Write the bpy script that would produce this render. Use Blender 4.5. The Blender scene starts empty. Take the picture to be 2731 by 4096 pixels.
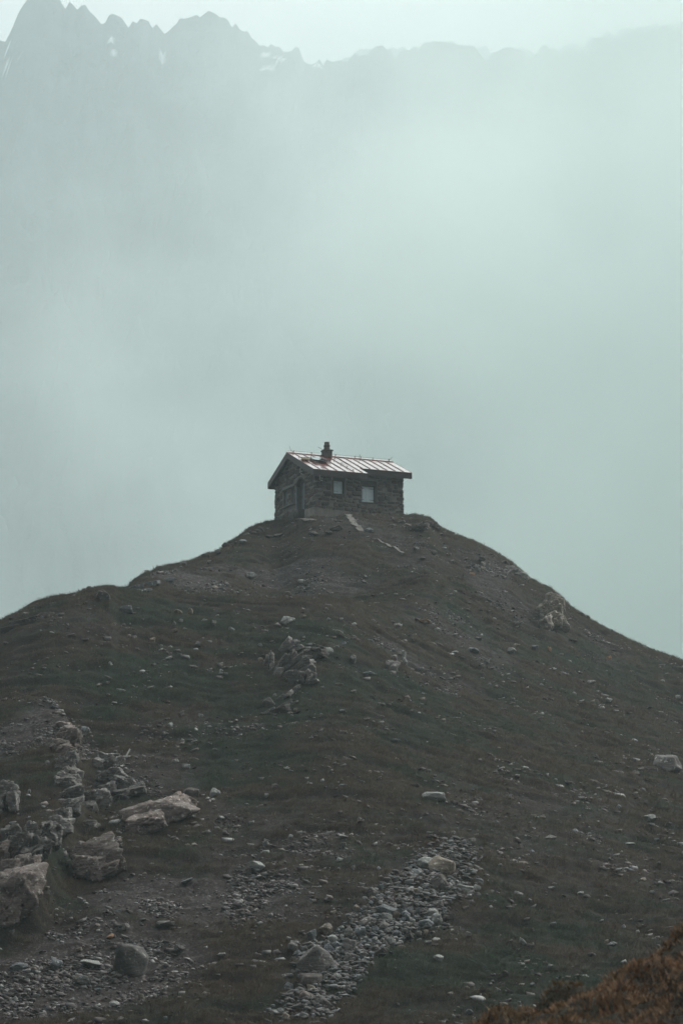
import bpy, math, random
import numpy as np
from mathutils import Vector, Matrix, Euler
random.seed(7); RNG = np.random.default_rng(11)
R = math.radians
scene = bpy.context.scene
COL = scene.collection

# ------------------------------------------------------------------ helpers
def tag(o, label=None, cat=None, group=None, kind=None):
    if label: o['label'] = label
    if cat: o['category'] = cat
    if group: o['group'] = group
    if kind or cat: o['kind'] = kind or 'thing'
    return o

def make_mesh(name, V, faces, mat=None, smooth=False, attrs=None):
    """V (n,3); faces: list of int arrays (m,k) (k = 3 or 4) or plain list of tuples."""
    me = bpy.data.meshes.new(name)
    V = np.asarray(V, dtype=np.float32)
    if isinstance(faces, np.ndarray): faces = [faces]
    if faces and isinstance(faces[0], np.ndarray):
        me.vertices.add(len(V)); me.vertices.foreach_set('co', V.ravel())
        nl = sum(f.size for f in faces); npoly = sum(len(f) for f in faces)
        me.loops.add(nl); me.polygons.add(npoly)
        idx = np.concatenate([f.ravel() for f in faces]).astype(np.int32)
        me.loops.foreach_set('vertex_index', idx)
        tot = np.concatenate([np.full(len(f), f.shape[1]) for f in faces]).astype(np.int32)
        start = np.concatenate([[0], np.cumsum(tot)[:-1]]).astype(np.int32)
        me.polygons.foreach_set('loop_start', start)
        me.polygons.foreach_set('loop_total', tot)
        me.update(calc_edges=True); me.validate()
    else:
        me.from_pydata([tuple(map(float, v)) for v in V], [], [tuple(int(i) for i in f) for f in faces]); me.update()
    if smooth:
        me.polygons.foreach_set('use_smooth', np.ones(len(me.polygons), dtype=bool))
    for k, a in (attrs or {}).items():
        a = np.asarray(a, dtype=np.float32)
        if a.ndim == 1:
            at = me.attributes.new(k, 'FLOAT', 'POINT'); at.data.foreach_set('value', a)
        else:
            at = me.attributes.new(k, 'FLOAT_COLOR', 'POINT')
            at.data.foreach_set('color', np.concatenate([a, np.ones((len(a), 1), np.float32)], 1).ravel())
    if mat: me.materials.append(mat)
    return me

def link(name, me, parent=None):
    o = bpy.data.objects.new(name, me); COL.objects.link(o)
    if parent: o.parent = parent
    return o

class MB:
    """collects solids for one mesh"""
    def __init__(s): s.V = []; s.F = []; s.n = 0
    def add(s, V, F):
        V = np.asarray(V, float); s.V.append(V); s.F += [tuple(i + s.n for i in f) for f in F]; s.n += len(V)
    def box(s, lo, hi, M=None):
        x0, y0, z0 = lo; x1, y1, z1 = hi
        V = np.array([(x0,y0,z0),(x1,y0,z0),(x1,y1,z0),(x0,y1,z0),(x0,y0,z1),(x1,y0,z1),(x1,y1,z1),(x0,y1,z1)], float)
        if M is not None: V = np.array([M @ Vector(v) for v in V])
        s.add(V, [(0,3,2,1),(4,5,6,7),(0,1,5,4),(1,2,6,5),(2,3,7,6),(3,0,4,7)])
    def prism(s, poly, axis, a, b):
        """poly: 2d points; axis: which coordinate is extruded from a to b"""
        n = len(poly)
        def P(q, w):
            return {'x': (w, q[0], q[1]), 'y': (q[0], w, q[1]), 'z': (q[0], q[1], w)}[axis]
        V = [P(q, a) for q in poly] + [P(q, b) for q in poly]
        F = [tuple(range(n))[::-1], tuple(range(n, 2*n))] + [(i, (i+1) % n, n+(i+1) % n, n+i) for i in range(n)]
        s.add(V, F)
    def tube(s, pts, r, k=6):
        pts = [Vector(p) for p in pts]; V = []; F = []
        rs = r if hasattr(r, '__len__') else [r]*len(pts)
        for i, p in enumerate(pts):
            t = (pts[min(i+1, len(pts)-1)] - pts[max(i-1, 0)]).normalized()
            u = t.cross(Vector((0.3, 0.9, 0.31))); u.normalize(); w = t.cross(u)
            V += [p + (u*math.cos(2*math.pi*j/k) + w*math.sin(2*math.pi*j/k))*rs[i] for j in range(k)]
        for i in range(len(pts)-1):
            F += [(i*k+j, i*k+(j+1) % k, (i+1)*k+(j+1) % k, (i+1)*k+j) for j in range(k)]
        F += [tuple(range(k))[::-1], tuple((len(pts)-1)*k+j for j in range(k))]
        s.add(V, F)
    def lathe(s, prof, c, k=14):
        V = [(c[0]+r*math.cos(2*math.pi*j/k), c[1]+r*math.sin(2*math.pi*j/k), z) for r, z in prof for j in range(k)]
        F = [(i*k+j, i*k+(j+1) % k, (i+1)*k+(j+1) % k, (i+1)*k+j) for i in range(len(prof)-1) for j in range(k)]
        F += [tuple(range(k))[::-1], tuple((len(prof)-1)*k+j for j in range(k))]
        s.add(V, F)
    def build(s, name, mat, parent=None, bevel=0, smooth=False):
        me = make_mesh(name, np.concatenate(s.V), s.F, mat, smooth)
        import bmesh
        bm = bmesh.new(); bm.from_mesh(me); bmesh.ops.recalc_face_normals(bm, faces=bm.faces); bm.to_mesh(me); bm.free()
        o = link(name, me, parent)
        if bevel:
            m = o.modifiers.new('bevel', 'BEVEL'); m.width = bevel; m.segments = 2; m.limit_method = 'ANGLE'
        return o

# ---- numpy noise
def _h(ix, iy, iz, seed):
    n = (ix.astype(np.int64)*374761393 + iy.astype(np.int64)*668265263 + iz.astype(np.int64)*2147483647 + seed*974634777) & 0xFFFFFFFF
    n = ((n ^ (n >> 13))*1274126177) & 0xFFFFFFFF
    n = ((n ^ (n >> 16))*2246822519) & 0xFFFFFFFF
    n = n ^ (n >> 15)
    return (n & 0xFFFFFF).astype(np.float64)/0xFFFFFF*2-1
def noise3(x, y, z, seed=0):
    x, y, z = np.broadcast_arrays(np.asarray(x, float), np.asarray(y, float), np.asarray(z, float))
    ix, iy, iz = np.floor(x), np.floor(y), np.floor(z)
    f = lambda t: t*t*t*(t*(t*6-15)+10)
    u, v, w = f(x-ix), f(y-iy), f(z-iz)
    c = lambda a, b, d: _h(ix+a, iy+b, iz+d, seed)
    l = lambda a, b, t: a+(b-a)*t
    return l(l(l(c(0,0,0), c(1,0,0), u), l(c(0,1,0), c(1,1,0), u), v), l(l(c(0,0,1), c(1,0,1), u), l(c(0,1,1), c(1,1,1), u), v), w)
def noise2(x, y, seed=0):
    x, y = np.broadcast_arrays(np.asarray(x, float), np.asarray(y, float))
    ix, iy = np.floor(x), np.floor(y); zz = np.zeros_like(ix)
    f = lambda t: t*t*t*(t*(t*6-15)+10)
    u, v = f(x-ix), f(y-iy)
    c = lambda a, b: _h(ix+a, iy+b, zz, seed)
    a = c(0,0); a = a+(c(1,0)-a)*u
    b = c(0,1); b = b+(c(1,1)-b)*u
    return a+(b-a)*v
def fbm2(x, y, seed=0, octs=4, gain=.5):
    a, s, t = 1., 0., 0.
    ca, sa = math.cos(.6), math.sin(.6)
    for i in range(octs):
        s = s+a*noise2(x, y, seed+i*17); t += a; a *= gain
        x, y = (x*ca-y*sa)*2.03+3.1, (x*sa+y*ca)*2.03+1.7
    return s/t
def fbm3(x, y, z, seed=0, octs=4, gain=.5):
    a, s, t = 1., 0., 0.
    for i in range(octs):
        s = s+a*noise3(x, y, z, seed+i*17); t += a; a *= gain
        x, y, z = x*2.03+3.1, y*2.03+1.7, z*2.03+5.3
    return s/t
def sstep(a, b, x):
    t = np.clip((x-a)/(b-a), 0, 1); return t*t*(3-2*t)

# ------------------------------------------------------------------ camera geometry (85 mm portrait, looking up at the hut 146 m away)
FPX, CXP, CYP, PITCH = 9672.29, 1365.5, 2048., R(10.446)
CP, SP = math.cos(PITCH), math.sin(PITCH)
K = 1.7417                       # the survey sketch was drawn at 1/1.7417 of the photograph's size
def ray(X, Y):
    x = (np.asarray(X, float)-CXP)/FPX; u = (CYP-np.asarray(Y, float))/FPX
    return x, CP-u*SP, SP+u*CP
def ptw(X, Y, y):
    a, b, c = ray(X, Y); return a/b*y, y, c/b*y

# ------------------------------------------------------------------ hill height function
def curve(tab, X):
    xs, ys = zip(*tab); xs = np.array(xs, float); ys = np.array(ys, float)
    h = np.diff(xs); d = np.diff(ys)/h; m = np.zeros(len(xs))
    m[1:-1] = np.where(d[:-1]*d[1:] > 0, 2*d[:-1]*d[1:]/(d[:-1]+d[1:]+1e-12), 0); m[0] = d[0]; m[-1] = d[-1]
    X = np.clip(np.asarray(X, float), xs[0], xs[-1]); i = np.clip(np.searchsorted(xs, X)-1, 0, len(xs)-2)
    t = (X-xs[i])/h[i]
    return ys[i]*(1+2*t)*(1-t)**2 + m[i]*h[i]*t*(1-t)**2 + ys[i+1]*t*t*(3-2*t) + m[i+1]*h[i]*t*t*(t-1)
colX = np.concatenate([np.arange(-2800, -200, 200), np.arange(-200, 3000, 40), np.arange(3000, 6000, 200)]).astype(float)
SIL = [(-2800,3900),(-1500,3250),(-600,2800),(-200,2600),(0,2499),(105,2447),(200,2409),(400,2362),(480,2356),(512,2347),(535,2334),(570,2310),(620,2284),(700,2259),(790,2232),(870,2203),(950,2160),(1027,2116),(1097,2099),
       (1150,2086),(1230,2079),(1270,2076),(1340,2074),(1400,2064),(1450,2058),(1540,2063),(1614,2070),(1680,2079),(1725,2090),(1760,2119),(1829,2153),(1933,2194),(2020,2245),(2090,2297),(2140,2336),(2215,2366),(2264,2421),(2310,2452),(2368,2490),(2440,2530),(2508,2562),(2620,2615),(2731,2658),(3200,2850),(4000,3150),(6000,3900)]
Y5 = [(-2800,120),(0,134),(500,133),(700,138),(870,142),(1027,147.5),(1097,149.5),(1180,147.4),(1262,145.2),(1300,145.2),(1450,146.9),(1500,148),(1540,148.6),(1614,149.6),(1700,149),(1900,147),(2200,144),(2731,140),(4000,132),(6000,120)]
Y3Y = [(-2800,3900),(-600,2790),(-200,2600),(0,2499),(105,2447),(200,2409),(400,2362),(480,2356),(560,2362),(700,2375),(900,2390),(1200,2402),(1400,2425),(1640,2480),(1900,2560),(2150,2650),(2400,2750),(2731,2870),(3200,3050),(4000,3350),(6000,4000)]
Y3y = [(-2800,104),(0,118),(500,120),(900,121.5),(1300,122),(1640,124),(1900,126),(2400,127),(2731,126.5),(4000,120),(6000,110)]
def build_knots():
    W = lambda x, y, z: (x/y, y, z)
    k3 = W(*ptw(colX, curve(Y3Y, colX), curve(Y3y, colX)))
    ksil = ptw(colX, curve(SIL, colX), curve(Y5, colX)); k5 = [ksil[0]/ksil[1], ksil[1], ksil[2]]
    wl = 1-sstep(430, 520, colX)                       # left of the knoll the near shoulder is the skyline
    k5[1] = k5[1]*1.; k5[2] = k5[2]*(1-wl) + (k3[2]-2.4)*wl
    wt = sstep(300, 520, colX)*(1-sstep(1250, 1750, colX))   # terrace behind the shoulder crest
    tx = .20*wt + .38*(1-wt)
    y4 = k3[1]+(k5[1]-k3[1])*tx
    z4 = (k3[2]+.22)*wt + (k3[2]+(k5[2]-k3[2])*(tx+.03))*(1-wt)
    k4 = (k3[0], y4, z4)
    y45 = k3[1]+(k5[1]-k3[1])*.72
    z45 = z4+(k5[2]-z4)*.70
    k45 = (k5[0], y45, z45)
    k0 = W(*ptw(colX, np.full_like(colX, 4096.), 80+0*colX))
    y1, y2 = 90.7+0*colX, 103.5+0*colX
    f = lambda y: k0[2]+(k3[2]-k0[2])*(y-80)/(k3[1]-80)
    bulge = curve([(-2800,0),(0,.6),(500,-.5),(900,-.2),(1500,.5),(2731,.7),(6000,0)], colX)
    k1 = (k0[0], y1, f(y1)+bulge*.5); k2 = (k3[0], y2, f(y2)+bulge)
    km1 = (k0[0], 62+0*colX, -10+0*colX); km2 = (k0[0], 44+0*colX, -13.5+0*colX); km3 = (k0[0], 20+0*colX, -12+0*colX); km4 = (k0[0], -60+0*colX, -12+0*colX)
    hut = sstep(1060, 1110, colX)*(1-sstep(1640, 1700, colX))
    y6 = k5[1]+2+3*hut; z6 = k5[2]+.25*hut-.45*(1-hut)
    k6 = (k5[0], y6, z6)
    k7 = (k5[0], y6+5, z6-1.2); k8 = (k5[0], y6+40, z6-20); k9 = (k5[0], y6*0+320, z6*0-62); k10 = (k5[0], y6*0+700, z6*0-110); k11 = (k5[0], y6*0+4000, z6*0-112)
    return [km4, km3, km2, km1, k0, k1, k2, k3, k4, k45, k5, k6, k7, k8, k9, k10, k11]
KN = build_knots()
def bank(x, y):
    zb = np.interp(x, [-40,-6,-1,1.2,1.55,2.05,2.55,2.95,3.4,5,9,40], [-2.2,-2.0,-1.6,-.76,-.58,-.42,-.22,-.02,.13,.6,1.4,2.8])
    return np.where(y < 24, zb-.055*(24-y), zb-.55*(y-24)) 
def hill_base(x, y):
    shp = np.shape(x); x = np.ravel(np.asarray(x, float)); y = np.ravel(np.asarray(y, float))
    u = np.clip(x/np.maximum(y, 8.), -.62, .62)
    YK = np.stack([np.interp(u, k[0], k[1]) for k in KN]); ZK = np.stack([np.interp(u, k[0], k[2]) for k in KN])
    d = np.diff(ZK, axis=0)/np.diff(YK, axis=0); M = np.zeros_like(ZK)
    M[1:-1] = np.where(d[:-1]*d[1:] > 0, 2*d[:-1]*d[1:]/(d[:-1]+d[1:]+1e-9), 0); M[0] = d[0]; M[-1] = d[-1]
    yy = np.clip(y, YK[0], YK[-1]); i = np.clip((YK <= yy).sum(0)-1, 0, len(KN)-2); j = np.arange(len(x))
    h = YK[i+1, j]-YK[i, j]; t = (yy-YK[i, j])/h
    z = ZK[i, j]*(1+2*t)*(1-t)**2 + M[i, j]*h*t*(1-t)**2 + ZK[i+1, j]*t*t*(3-2*t) + M[i+1, j]*h*t*t*(t-1)
    b = bank(x, y); kk = .6
    m = np.clip(.5+.5*(b-z)/kk, 0, 1); z = z*(1-m)+b*m+kk*m*(1-m)*.3
    return z.reshape(shp)

STEP = None
def hill_z(x, y):
    z = hill_base(x, y)
    return z if STEP is None else z+step_up(np.asarray(x, float), np.asarray(y, float))
def step_up(x, y):
    """the grassy platform at the left stands a metre above the gully, behind the band of rock"""
    out = np.zeros(np.broadcast(x, y).shape); x, y = np.broadcast_arrays(x, y)
    m = (x < STEP[:, 0].max()+4) & (y > STEP[:, 1].min()-4) & (y < STEP[:, 1].max()+9) & (x > -40)
    if not m.any(): return out
    px, py = x[m], y[m]; d = np.full(px.shape, 99.); ins = np.zeros(px.shape, bool)
    n = len(STEP)
    for i in range(n-1):
        a, b = STEP[i], STEP[i+1]; ab = b-a; t = np.clip(((px-a[0])*ab[0]+(py-a[1])*ab[1])/(ab@ab), 0, 1)
        d = np.minimum(d, np.hypot(px-a[0]-t*ab[0], py-a[1]-t*ab[1]))
    poly = np.vstack([STEP, [[-60, STEP[-1, 1]], [-60, STEP[0, 1]]]])
    for i in range(len(poly)):
        (x0, y0), (x1, y1) = poly[i], poly[i-1]
        c = (y0 > py) != (y1 > py); ins ^= c & (px < (x1-x0)*(py-y0)/(y1-y0+1e-12)+x0)
    sd = np.where(ins, d, -d)
    ends = sstep(0, 3.5, STEP[0, 1]-py+1.5)
    out[m] = 1.15*sstep(-.45, .5, sd)*np.exp(-np.maximum(sd, 0)/7.)*ends-.35*np.exp(-((sd+1.0)/.9)**2)*ends
    return out
# hut frame
TH = R(23.388); HO = np.array([-1.594, 146., 26.532])
HA = np.array([math.cos(TH), math.sin(TH)]); HG = np.array([-math.sin(TH), math.cos(TH)])
def hut_local(x, y):
    dx, dy = x-HO[0], y-HO[1]; return dx*HA[0]+dy*HA[1], dx*HG[0]+dy*HG[1]

# ---- ground masks, from blobs surveyed on the slope
def hit(X, Y, ymin=70, ymax=165):
    """where sight lines through sketch positions meet the hill"""
    X = np.atleast_1d(np.asarray(X, float))*K; Y = np.atleast_1d(np.asarray(Y, float))*K
    ys = np.arange(ymin, ymax, .4); a, b, c = ray(X, Y)
    xx = (a/b)[:, None]*ys; zz = (c/b)[:, None]*ys
    below = hill_z(xx, np.broadcast_to(ys, xx.shape)) > zz
    i = np.where(below.any(1), below.argmax(1), len(ys)-1)
    y1 = ys[i]; y0 = y1-.4
    for _ in range(12):
        ym = (y0+y1)/2; bl = hill_z(a/b*ym, ym) > c/b*ym
        y1 = np.where(bl, ym, y1); y0 = np.where(bl, y0, ym)
    return np.stack([a/b*y1, y1, hill_z(a/b*y1, y1)], 1)
STEP = hit([120,165,172,172,150,132,105,75,0,-160], [1625,1700,1800,1870,1910,1962,2060,2112,2140,2190])[:, :2]
SCREE = [(430,1330,95,26,1.),(620,1335,150,24,.9),(760,1340,110,26,.8),(1130,1320,60,50,.75),(1230,1420,60,40,.5),(1080,1480,130,45,.55),(900,1500,55,20,.8),(90,1650,110,60,.9),(1000,1560,90,30,.4),
         (600,1960,150,55,.6),(420,2060,230,75,1.),(200,2210,240,110,1.),(560,1880,110,45,.45),(80,2300,160,70,.9),(640,2080,90,70,.5),(330,1770,90,60,.5),(500,1700,70,40,.35),(1250,1880,260,90,.35),(1350,1990,240,80,.3),(930,1260,60,60,.5),(830,1215,120,22,.6),(150,1420,130,22,.4),(1400,1500,60,26,.6),(380,1690,100,40,.3),(920,2040,200,120,.3)]
GREEN = [(560,1700,130,110,1.),(250,1560,230,70,.8),(1040,2240,330,70,1.),(1290,2120,180,80,.45),(480,1420,180,30,.8),(700,1450,160,40,.6),(830,1620,220,50,.7),(1400,1560,180,50,.5),(140,1970,35,60,.9),(420,1560,150,60,.7),(1100,1440,80,30,.7),(950,1600,150,30,.8)]
def blobs(tab):
    out = []
    for px, py, rx, ry, w in tab:
        c = hit([px, px, px, px+rx], [py, py-ry, min(py+ry, 2350), py])
        out.append((c[0, 0], c[0, 1], abs(c[3, 0]-c[0, 0])+.3, max(abs(c[1, 1]-c[2, 1])/2, .8), w))
    return out
SCREE_B, GREEN_B = blobs(SCREE), blobs(GREEN)
def mask(x, y, B, seed):
    wx = x+1.6*fbm2(x*.35, y*.35, seed, 3); wy = y+1.6*fbm2(x*.35, y*.35, seed+5, 3)
    m = np.zeros_like(x)
    for cx, cy, rx, ry, w in B:
        d = np.sqrt(((wx-cx)/rx)**2+((wy-cy)/ry)**2)
        m = np.maximum(m, w*(1-sstep(.55, 1.25, d)))
    return m
def masks(x, y):
    n = fbm2(x*.8, y*1.6, 3, 4)
    s = np.clip(mask(x, y, SCREE_B, 21)*1.15+n*.45-.08, 0, 1)
    g = np.clip(mask(x, y, GREEN_B, 41)*.9+fbm2(x*.5, y*1.1, 9, 4)*1.15+.16*(1-sstep(128, 136, y)), 0, 1)
    return s, g
def detail(x, y, scree, want=False):
    st = 1-.6*scree
    big = fbm2(x*.22, y*.3, 5, 3)*.28
    tus = fbm2(x*1.1, y*2.6, 6, 3)*.11*st
    ter = (1-2*np.abs(fbm2(x*.28+.5*fbm2(x*.3, y*.3, 8, 2), y*1.25+.6*fbm2(x*.4, y*.4, 18, 2), 12, 2)))*.18*st-.08
    fine = fbm2(x*3.2, y*4.5, 7, 3)*.085
    fade = sstep(60, 75, y)*(1-sstep(165, 260, y))
    s, t = hut_local(x, y)
    pad = sstep(0., 1.4, np.maximum(np.maximum(-s-.2, s-7.), np.maximum(-t-.2, t-7.4)))
    near = (1-sstep(30, 45, y))
    bnk = near*(fbm2(x*1.5, y*.9, 61, 3)*.30+fbm2(x*4.5, y*3, 62, 2)*.10)
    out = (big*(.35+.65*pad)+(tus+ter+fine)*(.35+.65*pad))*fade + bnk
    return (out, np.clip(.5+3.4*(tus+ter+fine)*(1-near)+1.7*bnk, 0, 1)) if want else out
def ground_z(x, y):
    s, g = masks(x, y); return hill_z(x, y)+detail(x, y, s)

# ------------------------------------------------------------------ materials
def mat(name):
    m = bpy.data.materials.new(name); m.use_nodes = True
    nt = m.node_tree; b = nt.nodes['Principled BSDF']; return m, nt, b
def N(nt, t, **kw):
    n = nt.nodes.new(t)
    for k, v in kw.items():
        if k in n.inputs: n.inputs[k].default_value = v
        else: setattr(n, k, v)
    return n
def mixc(nt, fac, a, b, blend='MIX'):
    n = nt.nodes.new('ShaderNodeMix'); n.data_type = 'RGBA'; n.blend_type = blend
    for s, v in ((n.inputs[0], fac), (n.inputs[6], a), (n.inputs[7], b)):
        if hasattr(v, 'links'): nt.links.new(v, s)
        elif hasattr(v, '__len__'): s.default_value = (*v, 1) if len(v) == 3 else v
        else: s.default_value = v
    return n.outputs[2]
def ramp(nt, src, p0, p1, c0=(0,0,0), c1=(1,1,1)):
    n = nt.nodes.new('ShaderNodeValToRGB'); e = n.color_ramp.elements
    e[0].position, e[1].position = p0, p1; e[0].color, e[1].color = (*c0, 1), (*c1, 1)
    nt.links.new(src, n.inputs[0]); return n.outputs[0]
def noise(nt, scale, detail=4, rough=.55, vec=None, coord='Object', dist=0., stretch=None):
    tc = nt.nodes.new('ShaderNodeTexCoord'); src = tc.outputs[coord]
    if stretch:
        mp = nt.nodes.new('ShaderNodeMapping'); mp.inputs['Scale'].default_value = stretch[0]; mp.inputs['Rotation'].default_value = stretch[1]
        nt.links.new(src, mp.inputs[0]); src = mp.outputs[0]
    n = N(nt, 'ShaderNodeTexNoise', Scale=scale, Detail=detail, Roughness=rough, Distortion=dist)
    nt.links.new(src, n.inputs['Vector']); return n.outputs[0]
def bump(nt, b, h, strength, dist):
    n = N(nt, 'ShaderNodeBump', Strength=strength, Distance=dist); nt.links.new(h, n.inputs['Height']); nt.links.new(n.outputs[0], b.inputs['Normal'])
def attr(nt, name, out='Fac'):
    n = nt.nodes.new('ShaderNodeAttribute'); n.attribute_name = name; return n.outputs[out]

def m_ground():
    m, nt, b = mat('hill turf and gravel'); L = nt.links
    g, s = attr(nt, 'green'), attr(nt, 'scree')
    patch = ramp(nt, noise(nt, 1.1, 6, .65, stretch=((.6,1.4,1.4),(0,0,0))), .36, .62)
    grain = ramp(nt, noise(nt, 7., 7, .75, stretch=((.7,1.3,1.3),(0,0,0))), .34, .66)
    brown = mixc(nt, grain, mixc(nt, patch, (.013,.010,.008), (.009,.0085,.008)), mixc(nt, patch, (.044,.032,.021), (.027,.022,.017)))
    green = mixc(nt, grain, (.007,.012,.009), (.021,.036,.021))
    turf = mixc(nt, g, brown, green)
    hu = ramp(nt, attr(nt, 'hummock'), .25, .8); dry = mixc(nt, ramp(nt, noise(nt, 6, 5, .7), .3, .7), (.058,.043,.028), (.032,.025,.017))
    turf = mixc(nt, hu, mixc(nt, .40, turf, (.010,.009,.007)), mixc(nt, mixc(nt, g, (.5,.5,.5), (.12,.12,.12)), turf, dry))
    soil = mixc(nt, ramp(nt, noise(nt, 9., 6, .7), .35, .68), (.020,.016,.015), (.042,.035,.034))
    vo = N(nt, 'ShaderNodeTexVoronoi', Scale=11.); tc = nt.nodes.new('ShaderNodeTexCoord'); L.new(tc.outputs['Object'], vo.inputs['Vector'])
    bw = nt.nodes.new('ShaderNodeRGBToBW'); L.new(vo.outputs['Color'], bw.inputs[0])
    peb = ramp(nt, bw.outputs[0], .62, .85)
    soil = mixc(nt, peb, soil, (.085,.078,.076))
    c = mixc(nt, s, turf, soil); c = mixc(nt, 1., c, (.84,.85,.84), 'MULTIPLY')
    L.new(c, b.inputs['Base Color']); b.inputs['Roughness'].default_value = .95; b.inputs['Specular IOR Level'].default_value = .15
    bump(nt, b, noise(nt, 14, 5, .7), .9, .06)
    return m
def m_rock(name, c0, c1, c2, layer=True, vein=.0):
    m, nt, b = mat(name); L = nt.links
    big = noise(nt, 1.3, 6, .6, dist=.4)
    lay = noise(nt, 1.6, 5, .65, stretch=((1.,1.,7.), (.35,-.5,0)), dist=.8)
    fine = noise(nt, 16, 6, .7)
    c = mixc(nt, ramp(nt, big, .38, .62), c0, c1)
    c = mixc(nt, ramp(nt, lay, .42, .58), c, c2) if layer else c
    c = mixc(nt, ramp(nt, fine, .3, .75), c, tuple(.55*v for v in c0))
    lich = ramp(nt, noise(nt, 6, 4, .6), .60, .66)
    c = mixc(nt, lich, c, tuple(min(1, 1.5*v+.03) for v in c1))
    oi = nt.nodes.new('ShaderNodeObjectInfo')
    hsv = nt.nodes.new('ShaderNodeHueSaturation'); L.new(c, hsv.inputs['Color'])
    mr = N(nt, 'ShaderNodeMapRange'); mr.inputs[3].default_value = .65; mr.inputs[4].default_value = 1.3; L.new(oi.outputs['Random'], mr.inputs[0]); L.new(mr.outputs[0], hsv.inputs['Value'])
    L.new(hsv.outputs[0], b.inputs['Base Color']); b.inputs['Roughness'].default_value = .85; b.inputs['Specular IOR Level'].default_value = .3
    mx = nt.nodes.new('ShaderNodeMath'); mx.operation = 'ADD'; L.new(lay, mx.inputs[0]); L.new(fine, mx.inputs[1])
    bump(nt, b, mx.outputs[0], .8, .06)
    return m
def m_plain(name, c, rough=.7, metal=0., var=.25, scale=6., spec=.4, bumpd=0.):
    m, nt, b = mat(name)
    col = mixc(nt, ramp(nt, noise(nt, scale, 6, .65), .3, .7), tuple(v*(1-var) for v in c), tuple(min(1, v*(1+var)) for v in c))
    nt.links.new(col, b.inputs['Base Color']); b.inputs['Roughness'].default_value = rough; b.inputs['Metallic'].default_value = metal; b.inputs['Specular IOR Level'].default_value = spec
    if bumpd: bump(nt, b, noise(nt, scale*3, 5, .7), .7, bumpd)
    return m
def m_grass(name, ca, cb, cc, cd):
    m, nt, b = mat(name); L = nt.links
    g, t = attr(nt, 'green'), attr(nt, 'tint')
    c = mixc(nt, g, mixc(nt, t, ca, cb), mixc(nt, t, cc, cd))
    L.new(c, b.inputs['Base Color']); b.inputs['Roughness'].default_value = .8; b.inputs['Specular IOR Level'].default_value = .15
    return m
def m_masonry():
    m, nt, b = mat('field stone masonry'); L = nt.links
    geo = nt.nodes.new('ShaderNodeNewGeometry'); rnd = geo.outputs['Random Per Island']
    r = nt.nodes.new('ShaderNodeValToRGB'); e = r.color_ramp; e.interpolation = 'CONSTANT'
    cols = [(.13,.102,.087),(.055,.047,.046),(.185,.142,.115),(.10,.094,.09),(.15,.10,.083),(.032,.029,.03),(.225,.195,.165),(.108,.076,.066)]
    e.elements[0].color = (*cols[0], 1); e.elements[1].position = .999; e.elements[1].color = (*cols[1], 1)
    for i, c in enumerate(cols[1:], 1):
        q = e.elements.new(i/len(cols)); q.color = (*c, 1)
    L.new(rnd, r.inputs[0])
    c = mixc(nt, ramp(nt, noise(nt, 5, 6, .65), .35, .7), r.outputs[0], (.07,.066,.062))
    c = mixc(nt, ramp(nt, noise(nt, 22, 5, .7), .4, .8), c, (.03,.027,.026))
    L.new(c, b.inputs['Base Color']); b.inputs['Roughness'].default_value = .9; b.inputs['Specular IOR Level'].default_value = .25
    bump(nt, b, noise(nt, 18, 6, .7), .8, .03); return m
def m_roof():
    m, nt, b = mat('red painted sheet metal'); L = nt.links
    rust = noise(nt, 2.2, 6, .65)
    c = mixc(nt, ramp(nt, rust, .40, .65), (.17,.040,.030), (.09,.026,.023))
    L.new(c, b.inputs['Base Color'])
    b.inputs['IOR'].default_value = 1.9; b.inputs['Coat Weight'].default_value = .7; b.inputs['Coat IOR'].default_value = 1.6; b.inputs['Coat Roughness'].default_value = .08
    rg = ramp(nt, noise(nt, 3.5, 5, .6, stretch=((1,.3,.3),(0,0,0))), .3, .75, (.10,)*3, (.26,)*3); L.new(rg, b.inputs['Roughness'])
    bump(nt, b, noise(nt, 4, 3, .5, stretch=((1,3.,3.),(0,0,0))), .12, .03); return m
def m_mountain(name, rock0, rock1, snow_amt):
    m, nt, b = mat(name); L = nt.links
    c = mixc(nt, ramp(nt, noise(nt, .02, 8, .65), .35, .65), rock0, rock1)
    s = attr(nt, 'snow')
    c = mixc(nt, s, c, (.8,.82,.85))
    L.new(c, b.inputs['Base Color']); b.inputs['Roughness'].default_value = .95
    bump(nt, b, noise(nt, .05, 8, .7), 1., 8.); return m

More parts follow.
